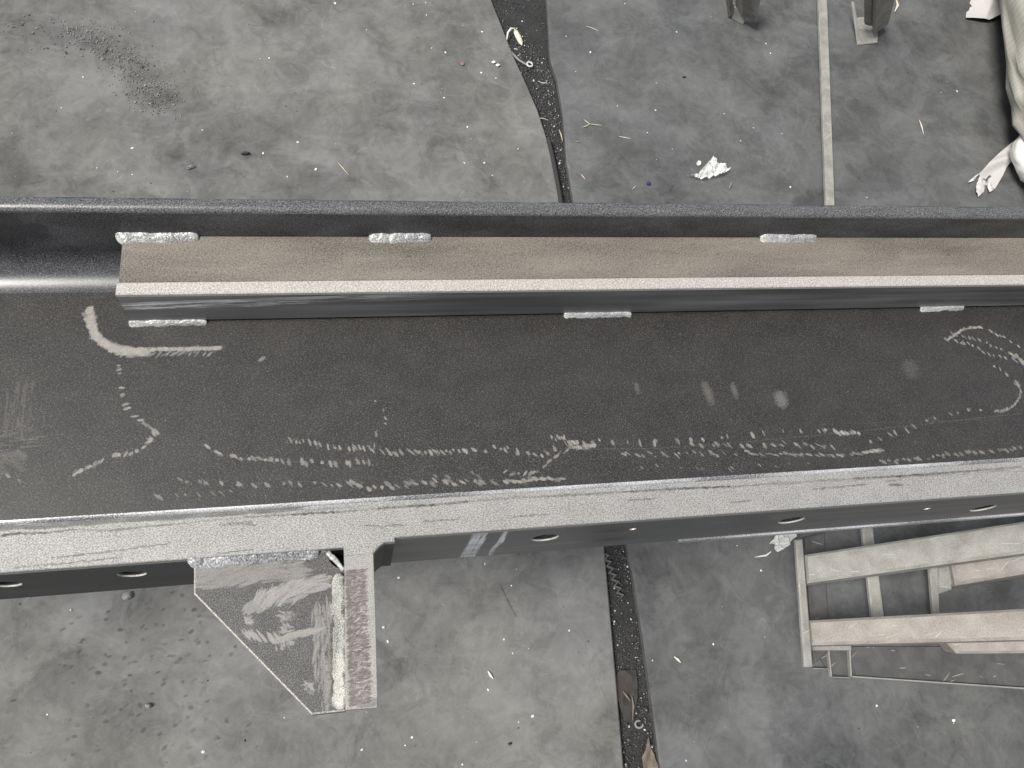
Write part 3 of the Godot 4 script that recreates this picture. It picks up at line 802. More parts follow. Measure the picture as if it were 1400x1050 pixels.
# the countersink, the threaded wall and the far end of a tapped hole
func bolt_hole(h: Array, z: float, parent: Node) -> void:
	var st := tool()
	var rings := [[h[2], 0.0], [h[2] * 0.93, 0.0012]]
	var depth := 0.0012
	for k in 10:
		rings.append([h[2] * 0.80, depth + 0.0009])
		rings.append([h[2] * 0.87, depth + 0.0018])
		depth += 0.0018
	rings.append([0.0001, depth])
	var sink := tool()
	for i in rings.size() - 1:
		for k in 32:
			var p := []
			for q in [[i, k], [i, k + 1], [i + 1, k + 1], [i + 1, k]]:
				var a: float = TAU * q[1] / 32.0
				p.append(Vector3(h[0] + cos(a) * rings[q[0]][0], h[1] + sin(a) * rings[q[0]][0], z - rings[q[0]][1]))
			var mid: Vector3 = (p[0] + p[2]) / 2.0
			var n: Vector3 = (p[2] - p[0]).cross(p[3] - p[1]).normalized()
			if n.dot(Vector3(h[0], h[1], z + 0.004) - mid) < 0.0: n = -n
			quad(sink if i == 0 else st, p[0], p[1], p[2], p[3], n)
	part("countersink", sink, M.edge, parent)
	part("bolt_hole", st, M.dark, parent)

func build_channel() -> void:
	var t := thing("steel_channel", "long dark steel channel with a welded angle rail, ground front edge and triangular bracket", "steel beam")
	# rear flange: outer back, rounded lip, inner face, hollow fillet down to the web
	var zo := -0.3925
	var zi := -0.381
	var top := DECK + 0.0805
	var lip := PackedVector2Array()
	for k in 5:
		var a := lerpf(PI, PI / 2, k / 4.0)
		lip.append(Vector2(zo + 0.002 + 0.002 * cos(a), top - 0.002 + 0.002 * sin(a)))
	for k in 9:
		var a := lerpf(PI / 2, 0.0, k / 8.0)
		lip.append(Vector2(zi - 0.0062 + 0.0062 * cos(a), top - 0.0045 + 0.0045 * sin(a)))
	var flange := PackedVector2Array([Vector2(zi, top - 0.0045), Vector2(zi, DECK + 0.05), Vector2(zi, DECK + 0.024)])
	var fillet := PackedVector2Array()
	for k in 17:
		var a := PI / 2 * k / 16.0
		fillet.append(Vector2(zi + 0.024 - 0.024 * cos(a), DECK + 0.024 - 0.024 * sin(a)))
	var st := tool()
	sweep_x(st, flange, X0, X1)
	var fl := part("rear_flange", st, M.flange, t)
	st = tool()
	sweep_x(st, PackedVector2Array([Vector2(zo, DECK - 0.01), Vector2(zo, top - 0.002)]), X0, X1)
	part("back_face", st, M.dark, fl)
	st = tool()
	sweep_x(st, lip, X0, X1, false, 90, 0.00025)
	part("flange_lip", st, M.lip, fl, "rounded lip along the top of the rear flange")
	st = tool()
	sweep_x(st, fillet, X0, X1)
	part("fillet", st, M.fillet, fl)
	# web with its rounded front edge standing a little proud of the ground strip
	st = tool()
	var ze := -0.1690
	var web := PackedVector2Array([Vector2(-0.357, DECK), Vector2(-0.26, DECK), Vector2(ze - 0.0022, DECK)])
	sweep_x(st, web, -0.30, 0.75, true)
	part("web_plate", st, M.web, t, "dark mill-scaled web with chalky grinder marks")
	st = tool()
	sweep_x(st, web, X0, -0.30, true)
	part("web_plate", st, M.plain_web, t)
	st = tool()
	sweep_x(st, web, 0.75, X1, true)
	part("web_plate", st, M.plain_web, t)
	st = tool()
	var nose := PackedVector2Array()
	for k in 7:
		var a := lerpf(PI / 2, 0.12, k / 6.0)
		nose.append(Vector2(ze - 0.0022 + 0.0030 * cos(a), DECK - 0.0030 + 0.0030 * sin(a)))
	sweep_x(st, nose, X0, X1, false, 120, 0.00018)
	part("web_edge", st, M.pale_steel, t, "rounded front edge of the web")
	# front bar: ground top, deep faces with tapped holes; the right half is milled back
	var ys := DECK - 0.0026
	var zl := -0.1345
	var zr := -0.1394
	var low := DECK - 0.103
	st = tool()
	var plan := PackedVector2Array([Vector2(X0, ze - 0.002), Vector2(X1, ze - 0.002), Vector2(X1, zr), Vector2(0.0313, zr), Vector2(0.0311, -0.1362), Vector2(0.0235, -0.1362), Vector2(0.0190, -0.1335), Vector2(0.0146, -0.1286), Vector2(0.0146, -0.115), Vector2(-0.0075, -0.115), Vector2(-0.0075, zl), Vector2(X0, zl)])
	prism(st, plan, ys - 0.008, ys, 0.0006)
	var bar := part("front_bar", st, M.strip, t, "light ground strip along the front of the web")
	var left_holes := [[-0.410, 0.575, 0.0105], [-0.2545, 0.5754, 0.0105], [-0.1667, 0.5779, 0.0105]]
	var right_holes := [[0.1594, 0.5744, 0.0120], [0.2350, 0.5835, 0.0034], [0.3916, 0.5705, 0.0120], [0.5281, 0.5772, 0.0034], [0.6028, 0.5600, 0.0120], [0.80, 0.565, 0.012]]
	st = tool()
	hole_face(st, X0, -0.0075, low, ys - 0.008, zl, left_holes)
	quad(st, Vector3(X0, low, zl), Vector3(-0.0075, low, zl), Vector3(-0.0075, low, ze), Vector3(X0, low, ze), Vector3.DOWN)
	var fa := part("scaled_face", st, M.dark, bar, "dark scaled left half of the front face")
	for h in left_holes: bolt_hole(h, zl, bar)
	st = tool()
	hole_face(st, 0.0313, X1, low, ys - 0.008, zr, right_holes)
	quad(st, Vector3(0.0313, low, zr), Vector3(X1, low, zr), Vector3(X1, low, ze), Vector3(0.0313, low, ze), Vector3.DOWN)
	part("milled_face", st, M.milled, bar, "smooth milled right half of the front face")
	for h in right_holes: bolt_hole(h, zr, bar)
	# chamfer along the milled face's lower edge
	st = tool()
	sweep_x(st, PackedVector2Array([Vector2(zr, low + 0.0045), Vector2(zr + 0.0016, low + 0.0030), Vector2(zr + 0.0016, low - 0.004)]), 0.30, X1)
	part("lower_ledge", st, M.pale_steel, bar)
	# flame-cut step between the arm and the milled face
	st = tool()
	var step := PackedVector2Array([Vector2(-0.0070, -0.150), Vector2(0.0312, -0.150), Vector2(0.0311, -0.1364), Vector2(0.0235, -0.1364), Vector2(0.0190, -0.1337), Vector2(0.0144, -0.1288), Vector2(0.0144, -0.1210), Vector2(-0.0070, -0.1210)])
	prism(st, step, low + 0.004, ys - 0.0082, 0.0)
	part("cut_step", st, M.dark, bar, "dark flame-cut step beside the bracket arm")
	# the rail: a flat plate against the flange and an upright plate along its front
	var yr := DECK + 0.0465
	var xl := -0.1675
	st = tool()
	var xt := Vector2(-0.1684, -0.3622).x
	var zs := -0.3392
	prism(st, PackedVector2Array([Vector2(xt, zi), Vector2(X1, zi), Vector2(X1, zs), Vector2(xt, zs)]), yr - 0.011, yr - 0.0006, 0.0007)
	var rail := part("rail_top", st, M.tan, t, "brownish flat plate of the welded rail")
	st = tool()
	var xf := Vector2(-0.1699, -0.3324).x
	prism(st, PackedVector2Array([Vector2(xf, zs + 0.0002), Vector2(X1, zs + 0.0002), Vector2(X1, -0.3282), Vector2(xf, -0.3282)]), yr - 0.004, yr, 0.0008)
	part("rail_edge", st, M.edge, rail, "bright sawn top edge of the rail's upright plate")
	st = tool()
	prism(st, PackedVector2Array([Vector2(xf, zs + 0.0002), Vector2(X1, zs + 0.0002), Vector2(X1, -0.3288), Vector2(xf, -0.3288)]), DECK + 0.0035, yr - 0.004, 0.0)
	sweep_x(st, PackedVector2Array([Vector2(-0.3284, yr - 0.0008), Vector2(-0.3284, DECK + 0.0035)]), xf, X1)
	part("rail_face", st, M.rail, rail, "smooth machined front face of the rail")
	# stitch welds
	var out := Vector3(0, 1, 1).normalized()
	for q in [[Vector2(-0.1736, -0.3835).x, Vector2(-0.1114, -0.3837).x, 1], [Vector2(0.0205, -0.3827).x, Vector2(0.0732, -0.3829).x, 2], [Vector2(0.3727, -0.3830).x, Vector2(0.4305, -0.3832).x, 3], [0.79, 0.86, 4]]:
		st = tool()
		bead(st, Vector3(q[0], yr - 0.0005, zi + 0.0018), Vector3(q[1], yr - 0.0005, zi + 0.0018), Vector3(0, 1, 0.75).normalized(), 0.0062, 0.0031, q[2])
		part("weld_bead", st, M.weld, rail)
	for q in [[Vector2(-0.1716, -0.3288).x, Vector2(-0.1110, -0.3248).x, 11], [Vector2(0.1907, -0.3253).x, Vector2(0.2554, -0.3247).x, 12], [Vector2(0.5534, -0.3251).x, Vector2(0.6040, -0.3250).x, 13]]:
		st = tool()
		bead(st, Vector3(q[0], DECK + 0.0012, -0.3276), Vector3(q[1], DECK + 0.0012, -0.3276), out, 0.0032, 0.0020, q[2])
		part("weld_bead", st, M.weld, rail)
	# bracket: arm flush with the ground strip, gusset plate a little lower
	st = tool()
	prism(st, PackedVector2Array([Vector2(-0.0072, -0.1284), Vector2(0.0145, -0.1284), Vector2(0.0140, -0.075), Vector2(0.0128, -0.0188), Vector2(-0.0098, -0.0197)]), ys - 0.014, ys + 0.0003, 0.0004)
	var arm := part("bracket_arm", st, M.arm, t, "bright narrow arm with a browned wire-brushed stripe")
	var yg := DECK - 0.0095
	st = tool()
	var g := PackedVector2Array([Vector2(-0.1161, -0.1357), Vector2(-0.1152, -0.1101), Vector2(-0.0332, -0.0195), Vector2(-0.0099, -0.0194)])
	g.append(Vector2(-0.0080, -0.1195))
	for k in 9:
		var a := lerpf(0.0, PI / 2, k / 8.0)
		g.append(Vector2(-0.0080, -0.1345) + Vector2(-sin(a) * 0.0125, cos(a) * 0.0145))
	var rim := tool()
	prism(st, g, yg - 0.030, yg, 0.0011, rim)
	var gus := part("gusset_plate", st, M.gusset, arm, "dark triangular gusset with ground patches and a cut corner")
	var under := tool()
	prism(under, rect(-0.036, -0.1343, -0.0078, -0.105), yg - 0.042, yg - 0.031, 0.0)  # unseen plate added to blacken the gusset's cut corner from below
	part("added_dark_plate", under, M.black, gus)
	part("pale_rim", rim, M.edge, gus, "bright edge round the gusset")  # bevel ring in a paler steel than the plate
	st = tool()
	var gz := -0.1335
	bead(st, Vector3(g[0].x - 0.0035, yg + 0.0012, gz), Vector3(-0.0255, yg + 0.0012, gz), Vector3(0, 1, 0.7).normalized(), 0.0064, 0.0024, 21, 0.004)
	part("weld_bead", st, M.pale_steel, arm)  # darker grey steel than the other beads
	st = tool()
	bead(st, Vector3(g[0].x - 0.004, yg + 0.0030, gz - 0.0005), Vector3(g[0].x + 0.008, yg + 0.0018, gz - 0.0002), Vector3(0, 1, 0.7).normalized(), 0.0046, 0.0040, 25, 0.004)
	part("weld_bead", st, M.weld, arm)
	st = tool()
	bead(st, Vector3(-0.0122, yg + 0.0030, -0.1165), Vector3(-0.0132, yg + 0.0030, -0.0200), Vector3(-0.5, 1, 0).normalized(), 0.0055, 0.0030, 22, 0.0032)
	part("weld_bead", st, M.cream_weld, arm, "thick cream weld along the bracket arm")
	st = tool()
	bead(st, Vector3(-0.0075, ys - 0.003, -0.1175), Vector3(-0.0200, ys - 0.002, -0.1330), Vector3(0.0, 1, 0.3).normalized(), 0.0019, 0.0020, 23, 0.0032)
	part("weld_bead", st, M.weld, arm)


# ---------------------------------------------------------------- the floor
func pts(mm: Array) -> PackedVector2Array:
	var p := PackedVector2Array()
	for i in range(0, mm.size(), 2): p.append(Vector2(mm[i], mm[i + 1]) / 1000.0)
	return p

func smooth(p: PackedVector2Array) -> PackedVector2Array:
	var c := Curve2D.new()
	for i in p.size():
		var d := (p[mini(i + 1, p.size() - 1)] - p[maxi(i - 1, 0)]) / 6.0
		c.add_point(p[i], -d, d)
	return c.tessellate(4, 2)

func build_floor() -> void:
	var st := tool()
	quad(st, Vector3(-4, -0.014, -5), Vector3(6, -0.014, -5), Vector3(6, -0.014, 3), Vector3(-4, -0.014, 3), Vector3.UP, [Vector2(-4, -5), Vector2(6, -5), Vector2(6, 3), Vector2(-4, 3)])
	var o := part("ground", st, M.soil)
	tag(o, "black gritty ground under the rubber mats", "", "", "structure")
	var left := smooth(pts([296.8, -1618.1, 329.7, -1421.2, 346.3, -1338.7, 360.2, -1266.6, 379.2, -1191.1, 394, -1125.2, 404.2, -1051.8, 408.5, -994.7, 410.9, -925.3, 416.2, -702.6, 406.8, -420.3, 392.2, -241.3, 380.7, -69.4, 370.1, 80.4, 364.7, 216.8]))
	var right := smooth(pts([470.3, -1637, 453.8, -1431.4, 439.2, -1271.5, 445.9, -1204.3, 445.1, -1108.6, 436.8, -995.4, 437.7, -898.5, 442, -671.8, 436.3, -418.8, 429.8, -238.5, 432, -174.5, 431.3, -96.8, 428.7, -12.4, 424.8, 86.8, 422, 224.6]))
	st = tool()
	var p := PackedVector2Array([Vector2(-3, left[0].y - 0.4)])
	p.append(left[0] + Vector2(-0.1, -0.4))
	p.append_array(left)
	p.append(left[-1] + Vector2(0.05, 0.7))
	p.append(Vector2(-3, left[-1].y + 0.7))
	prism(st, p, -0.0135, 0.0, 0.002)
	tag(part("rubber_mat", st, M.mat0), "large grey dusty rubber mat on the left of the gap, pitted near the bracket", "mat")
	st = tool()
	p = PackedVector2Array([Vector2(5, right[0].y - 0.4)])
	p.append(right[0] + Vector2(0.0, -0.4))
	p.append_array(right)
	p.append(right[-1] + Vector2(0.05, 0.7))
	p.append(Vector2(5, right[-1].y + 0.7))
	prism(st, p, -0.0135, 0.0, 0.002)
	tag(part("rubber_mat", st, M.mat1), "bluish grey rubber mat, tinted darker for weaker light, on the right of the gap, under the steel stand", "mat")
	# black granules and glints in the gap
	scatter("gap_grit", 9000, M.grit_dark, 0.0014, func() -> Vector3:
		var i := rng.randi_range(0, 999) / 999.0
		var a: Vector2 = along(left, i)
		var b: Vector2 = along(right, i)
		var q: Vector2 = a.lerp(b, rng.randf_range(0.02, 0.98))
		return Vector3(q.x, -0.0135, q.y), "black granules lying thick in the gap between the mats")
	scatter("gap_chips", 170, M.grit, 0.0009, func() -> Vector3:
		var i := rng.randi_range(0, 999) / 999.0
		var q: Vector2 = along(left, i).lerp(along(right, i), rng.randf_range(0.05, 0.95))
		return Vector3(q.x, -0.0115, q.y), "pale specks among the black granules in the gap")

func along(p: PackedVector2Array, t: float) -> Vector2:
	var f := t * (p.size() - 1)
	var i := mini(int(f), p.size() - 2)
	return p[i].lerp(p[i + 1], f - i)

# many small grains as one object
func scatter(called: String, count: int, m: Material, size: float, where: Callable, label: String, rough := 0.5) -> void:
	var st := tool()
	lump(st, Vector3.ZERO, Vector3(1, 0.6, 0.75), 0.0, 5, rough)
	var mm := MultiMesh.new()
	mm.transform_format = MultiMesh.TRANSFORM_3D
	mm.mesh = st.commit()
	mm.instance_count = count
	for i in count:
		var s := size * exp(rng.randfn(0.0, 0.45))
		mm.set_instance_transform(i, Transform3D(Basis.from_euler(Vector3(rng.randf() * 0.6, rng.randf() * TAU, rng.randf() * 0.6)).scaled(Vector3.ONE * s), where.call()))
	var o := MultiMeshInstance3D.new()
	o.multimesh = mm
	o.material_override = m
	o.name = numbered(called)
	add_child(o, true)
	tag(o, label, "grit", "", "stuff")

func build_litter() -> void:
	# a drift of dark gravel at the far left
	var drift := smooth(pts([-630.2, -1280.2, -569.2, -1281, -506.4, -1274.6, -455.1, -1263.6, -415.1, -1239, -381, -1205.2, -359.8, -1170.9, -338.5, -1131.9, -312.2, -1112.5]))
	scatter("gravel_drift", 320, M.grit_mid, 0.0010, func() -> Vector3:
		var q := along(drift, rng.randf()) + Vector2(rng.randfn(0, 0.02), rng.randfn(0, 0.02))
		return Vector3(q.x, 0.001, q.y), "drift of dark gravel on the far left of the left mat")
	scatter("gravel_drift", 600, M.grey, 0.0010, func() -> Vector3:
		var q := along(drift, rng.randf()) + Vector2(rng.randfn(0, 0.026), rng.randfn(0, 0.024))
		return Vector3(q.x, 0.001, q.y), "grey stone grains among the dark gravel at the far left")
	scatter("floor_grit", 140, M.grit, 0.0008, func() -> Vector3:
		return Vector3(rng.randf_range(-0.65, 1.7), 0.0005, rng.randf_range(-1.5, 0.2)), "fine pale grit scattered over both mats")
	scatter("floor_grit", 300, M.grit_dark, 0.0009, func() -> Vector3:
		return Vector3(rng.randf_range(-0.65, 1.7), 0.0005, rng.randf_range(-1.5, 0.2)), "fine dark grit scattered over both mats")
	# white crumbs, each its own
	var groups := [
		["small white crumb on the left mat behind the channel, left of the gap", "white crumbs near the gap behind the channel", [161, -1394.9, 187.4, -1401.2, 186.4, -1366, 261.2, -1342.8, 299.9, -1327.2, 61.5, -1316.5, 190.6, -1275.8, 218.3, -1265.8, 287.5, -1215.3, 316.5, -1203.3, 206, -1146.8, 246.4, -1075.3, 341.6, -1024.8, 271.4, -989.5, 284.1, -960.6, 232.9, -988.6, 148.8, -1179.4, 0.9, -1384.1]],
		["tiny white crumb on the far left of the left mat behind the channel", "white crumbs on the far left mat", [-454.1, -1164.1, -484, -1091.5, -127.8, -1229.3, -144.1, -1226.5, -360.4, -1005.9, -356.7, -948.9, -414.4, -961.7, -137, -1000.9, -75.9, -1027.8, -94.5, -949.5, -43.9, -966.9, -243.9, -1050.8]],
		["small pale crumb on the right mat behind the channel", "pale crumbs on the right mat behind the channel", [482, -1327.4, 529.2, -1285.1, 565.6, -1142.1, 665, -1034.2, 647.4, -1134, 739.5, -1357.9, 488.9, -1230.3, 905, -944, 1402.4, -1221.5, 1075.1, -920.9, 949.8, -1337.4, 953.5, -1309.4, 860.2, -1095.6]],
		["small white crumb on the left mat in front of the channel", "white crumbs on the near left mat", [197.4, -226.4, 234.8, -189.8, 316.2, -116.1, 38.4, -145.9, 43.7, -125.8, 215, -112.7, 226, -91.8, 183.8, -45, 245.2, -2.8, 224, 2.8, 70.5, 6, 60.8, 15.2, 1.6, 14.1, 138.1, 48.4, 64.6, -215.9, -101.6, -38.5, -206.7, -7.1, -404.2, -75, -388, -208.6]],
		["small white crumb on the right mat in front of the channel", "white crumbs on the near right mat", [440, -60.5, 542.6, -74.3, 791.1, 41.6, 465.4, 81.9, 916.2, 76.4, 649.5, -180]]]
	for g in groups:
		var q := pts(g[2])
		for i in q.size():
			var st := tool()
			var r := rng.randf_range(0.0010, 0.0021)
			lump(st, Vector3.ZERO, Vector3(r * rng.randf_range(0.8, 1.6), r * 0.7, r), rng.randf() * TAU, 100 + i, 0.9)
			var o := part("crumb", st, M.grit if i % 3 == 0 else M.white)
			o.position = Vector3(q[i].x, r * 0.5, q[i].y)
			tag(o, g[0], "crumb", g[1])
	# straws and slivers
	var straws := [
		[[-4.1, -982.7, 4.8, -969.7, 15, -955], 0.0016, "straw", "short tan straw just behind the channel, left of the middle", M.straw],
		[[530.9, -1360.2, 546.2, -1352.8, 556.9, -1347.3], 0.0011, "straw", "thin pale straw on the right mat near the gap's far end", M.pale_straw],
		[[460.8, -966, 464.3, -959.1, 468, -953.9], 0.0018, "straw", "short yellow straw beside the gap just behind the channel", M.straw],
		[[560.3, -931.1, 565.8, -936.5, 571, -940], 0.0015, "straw", "tiny tan straw between the gap and the blue bead", M.straw],
		[[555.3, -1062.3, 567.2, -1059, 579.4, -1057.5], 0.0013, "sliver", "pale sliver lying right of the straw fork", M.pale_straw],
		[[459.4, -1048.1, 466.5, -1044.7, 474.4, -1046.8], 0.0013, "sliver", "grey sliver beside the gap below the straw fork", M.grey],
		[[1271.1, -1131, 1270.2, -1112.5, 1268.7, -1092], 0.0022, "splinter", "cream splinter on the right mat between the flat bar and the sack", M.pale_straw],
		[[776.8, -952.6, 771.5, -943.5, 766.2, -934.5], 0.0024, "twig", "grey twig lying below the film scrap behind the channel", M.grey],
		[[186.3, -70, 189.1, -64.6, 192.9, -59.2], 0.0024, "sliver", "white elongated chip on the near left mat, right of the bracket", M.white],
		[[474.8, -62.4, 479.8, -57.6, 483.6, -53], 0.0026, "chip", "yellowish chip on the near right mat beside the gap", M.pale_straw],
		[[405.2, -1202.2, 413.8, -1196.8, 423.4, -1199.2], 0.0012, "straw", "curved pale straw lying across the gap", M.pale_straw],
		[[391.4, -1104.6, 402, -1105, 413.7, -1101.7], 0.0010, "straw", "thin straw across the narrowing part of the gap", M.pale_straw],
		[[431.3, -1074.7, 433.8, -1060.1, 434.8, -1045.5], 0.0019, "straw", "yellow straw stood along the gap's right edge", M.straw],
		[[919.1, 75.7, 913, 81.4], 0.0014, "sliver", "pale sliver at the bottom right of the right mat", M.white],
		[[1334.1, -1501.2, 1330.9, -1479.3, 1316.2, -1459.1], 0.0040, "chip", "cream chip beside the right trestle foot at the top edge", M.pale_straw]]
	for s in straws:
		var q := pts(s[0])
		var line := []
		var y: float = s[1] if not ("gap" in s[3] and "across" in s[3]) else -0.002
		for i in q.size(): line.append(Vector3(q[i].x, y + 0.0008 * (i % 2), q[i].y))
		var st := tool()
		rod(st, line, s[1], s[1] * 0.75, 7, 0.7)
		tag(part(s[2], st, s[4]), s[3], s[2])
	# a forked straw is three straws joined at a node
	var fork := thing("straw_fork", "forked pale straw with three ends on the right mat near the gap", "straw")
	for arm in [[497.7, -1090, 511.5, -1088.7, 523.9, -1089.1], [497.7, -1090, 492.4, -1095.4, 487.3, -1102.7], [497.7, -1090, 487.6, -1084.1, 479.6, -1081.9]]:
		var q := pts(arm)
		var st := tool()
		rod(st, [Vector3(q[0].x, 0.003, q[0].y), Vector3(q[1].x, 0.0025, q[1].y), Vector3(q[2].x, 0.0015, q[2].y)], 0.0016, 0.0010)
		part("stalk", st, M.straw, fork)
	# pellets and lumps
	for l in [[Vector2(-0.1677, -0.9984), Vector3(0.0085, 0.004, 0.0034), 0.1, M.black, "pellet", "black oblong pellet on the left mat behind the channel"],
			[Vector2(-0.2618, -0.9652), Vector3(0.0080, 0.004, 0.0036), 0.4, M.grey, "pellet", "grey oblong pellet on the left mat, left of the black one"],
			[Vector2(-0.2792, -0.0725), Vector3(0.0032, 0.005, 0.0042), 1.3, M.grey, "pebble", "grey pebble standing among the pits at the lower left"],
			[Vector2(-0.3150, -0.2213), Vector3(0.0070, 0.005, 0.0060), 0.3, M.grey, "clod", "dark grey clod just in front of the channel's left end"],
			[Vector2(0.2080, 0.0300), Vector3(0.0032, 0.002, 0.0020), 0.3, M.black, "pellet", "tiny black chip near the bottom edge of the left mat"],
			[Vector2(0.2503, -1.2364), Vector3(0.0045, 0.0025, 0.0050), 0.3, M.rust, "flake", "reddish brown flake on the left mat near the gap"],
			[Vector2(0.7300, -1.2273), Vector3(0.0048, 0.002, 0.0020), 0.1, M.black, "pellet", "black sliver on the right mat far behind the channel"],
			[Vector2(0.5965, -0.9458), Vector3(0.0046, 0.0044, 0.0044), 0.0, M.blue, "bead", "dark blue shiny bead just behind the channel"]]:
		var st := tool()
		lump(st, Vector3.ZERO, l[1], l[2], 60 + int(l[1].x * 10000), 0.15 if l[4] == "bead" else 0.5)
		var o := part(l[4], st, l[3])
		o.position = Vector3(l[0].x, l[1].y * 0.7, l[0].y)
		tag(o, l[5], l[4])
	for c in [Vector2(0.3101, -1.2438), Vector2(0.3185, -1.2365)]:
		var st := tool()
		crumple(st, PackedVector2Array([c, c + Vector2(0.006, -0.004), c + Vector2(0.010, 0.001), c + Vector2(0.004, 0.005)]), 0.0008, 0.003, 71, 0.003)
		tag(part("paper_flake", st, M.white), "white paper flake beside the reddish flake near the gap", "flake", "white paper flakes near the gap")
	# film scraps
	var st := tool()
	crumple(st, pts([680.7, -963.4, 705.2, -967.5, 723.5, -986, 744.4, -1008.6, 753.3, -990.4, 760.2, -992.4, 774.7, -978, 755.6, -964.9, 716.8, -955.1, 695, -956.5]), 0.002, 0.013, 72, 0.003)
	tag(part("film_scrap", st, M.film), "crumpled clear film scrap like a small fan behind the channel", "plastic scrap")
	st = tool()
	crumple(st, pts([677, -237.2, 685.7, -240.3, 698.2, -236.9, 710.8, -233.5, 712.8, -226, 703.4, -215.6, 691.4, -210.4, 679.4, -205.3, 670.9, -213.2, 667.2, -219.6, 674.8, -228.8]), 0.002, 0.022, 73, 0.003)
	var scrap := part("film_scrap", st, M.film)
	tag(scrap, "crumpled white film ball with a tail beside the steel stand", "plastic scrap")
	st = tool()
	var tail := pts([672.3, -208.2, 663, -202.9, 652.4, -202.5, 643.2, -202])
	rod(st, [Vector3(tail[0].x, 0.006, tail[0].y), Vector3(tail[1].x, 0.004, tail[1].y), Vector3(tail[2].x, 0.002, tail[2].y), Vector3(tail[3].x, 0.002, tail[3].y)], 0.002, 0.001)
	part("tail", st, M.film, scrap)
	st = tool()
	crumple(st, pts([708.2, -996.6, 712.6, -1002.2, 718.6, -1000.6, 717, -993.2, 709.9, -989.4]), 0.001, 0.005, 74, 0.003)
	tag(part("film_scrap", st, M.film), "tiny curl of clear film beside the fan-shaped scrap", "plastic scrap")
	# things in the gap
	var q := pts([351.1, -1310.4, 354.5, -1326.9, 362, -1337.7, 372, -1342.6])
	st = tool()
	rod(st, [Vector3(q[0].x, -0.004, q[0].y), Vector3(q[1].x, 0.002, q[1].y), Vector3(q[2].x, 0.004, q[2].y), Vector3(q[3].x, 0.001, q[3].y)], 0.0022, 0.0020)
	tag(part("wire_hook", st, M.white), "white bent wire hook at the left edge of the wide gap", "wire")
	st = tool()
	var c := Vector2(0.3780, -1.3265)
	lump(st, Vector3.ZERO, Vector3(0.0065, 0.004, 0.024), 0.25, 91, 0.2)
	var seed_ := part("seed_husk", st, M.pale_straw)
	seed_.position = Vector3(c.x, -0.006, c.y)
	tag(seed_, "cream seed husk lying in the wide end of the gap", "husk")
	st = tool()
	q = pts([355.6, -1294.4, 361.6, -1278.7, 372.3, -1263.4, 383.6, -1254.1, 390.8, -1248.6])
	var line := []
	for v in q: line.append(Vector3(v.x, -0.008, v.y))
	rod(st, line, 0.0028, 0.0022)
	var strap := part("cord", st, M.grey)
	tag(strap, "dark rubber cord ending in a small ring in the wide gap", "cord")
	st = tool()
	c = Vector2(0.3941, -1.2507)
	line = []
	for k in 13: line.append(Vector3(c.x + 0.006 * cos(TAU * k / 12.0), -0.006, c.y + 0.006 * sin(TAU * k / 12.0)))
	rod(st, line, 0.0020, 0.0020)
	part("ring", st, M.grit, strap)
	# a zigzag of grey plastic swarf
	st = tool()
	line = []
	var za := Vector2(0.3927, -0.2296)
	var zb := Vector2(0.4095, -0.1561)
	for k in 15:
		var b := za.lerp(zb, k / 14.0)
		line.append(Vector3(b.x + (0.0042 if k % 2 else -0.0042), -0.006 + 0.002 * (k % 2), b.y))
	rod(st, line, 0.0042, 0.0034, 6, 0.5)
	tag(part("swarf_coil", st, M.grit_mid), "grey zigzag swarf coil in the gap in front of the channel", "swarf")
	st = tool()
	crumple(st, pts([379.8, -43.3, 389.3, -51.8, 414.6, -50.3, 412.3, -24.5, 403.8, 10.4, 396.7, 24.7, 383.1, 18.2, 379.5, -7.4, 375.3, -23.1]), -0.012, 0.005, 75, 0.01)
	tag(part("cardboard_scrap", st, M.card), "dark brown sodden cardboard scrap in the near gap", "scrap")
	for s in [[[387.7, -21.9, 392.1, -14.2, 396.7, -7.6], "short brown stalk on the cardboard scrap, upper left one"], [[400, -13.4, 399.9, -0.1, 395.3, 19.5], "long brown stalk on the cardboard scrap, right-hand one"]]:
		q = pts(s[0])
		st = tool()
		rod(st, [Vector3(q[0].x, -0.004, q[0].y), Vector3(q[1].x, -0.003, q[1].y), Vector3(q[2].x, -0.004, q[2].y)], 0.0022, 0.0014)
		tag(part("stalk", st, M.leaf), s[1], "stalk")
	st = tool()
	c = Vector2(0.4056, 0.0257)
	line = []
	for k in 11: line.append(Vector3(c.x + 0.006 * cos(TAU * k / 12.0), -0.008, c.y + 0.005 * sin(TAU * k / 12.0)))
	rod(st, line, 0.0018, 0.0016)
	tag(part("ring", st, M.grey), "small grey ring at the cardboard scrap's lower corner", "ring")
	st = tool()
	crumple(st, pts([399.5, 83.8, 401, 69.5, 408.3, 60.6, 412.8, 48.3, 416.9, 44.8, 415.8, 56.6, 420.7, 66.9, 423.3, 82.8, 420.1, 105.4, 399.6, 107.7]), -0.010, 0.007, 76, 0.008)
	tag(part("dry_leaf", st, M.leaf), "torn dry brown leaf in the gap at the bottom edge", "leaf")
	# a loose dark strip curled along the left mat's edge behind the channel
	st = tool()
	q = smooth(pts([401.1, -1051.7, 404.2, -1007, 405.7, -963.1, 406.5, -925.2, 406.2, -891.4, 406.7, -812.4]))
	var grid := []
	for v in q:
		var row := []
		for k in 5: row.append(Vector3(v.x + 0.009 * (k / 4.0), 0.002 + 0.005 * sin(PI * k / 4.0), v.y))
		grid.append(row)
	sheet(st, grid, Vector3.UP)
	tag(part("rubber_strip", st, M.grit_dark), "narrow black rubber strip curling along the gap's left edge", "rubber strip")

func corner(y: float, p: Array) -> Vector3: return Vector3(p[0], y, p[1])

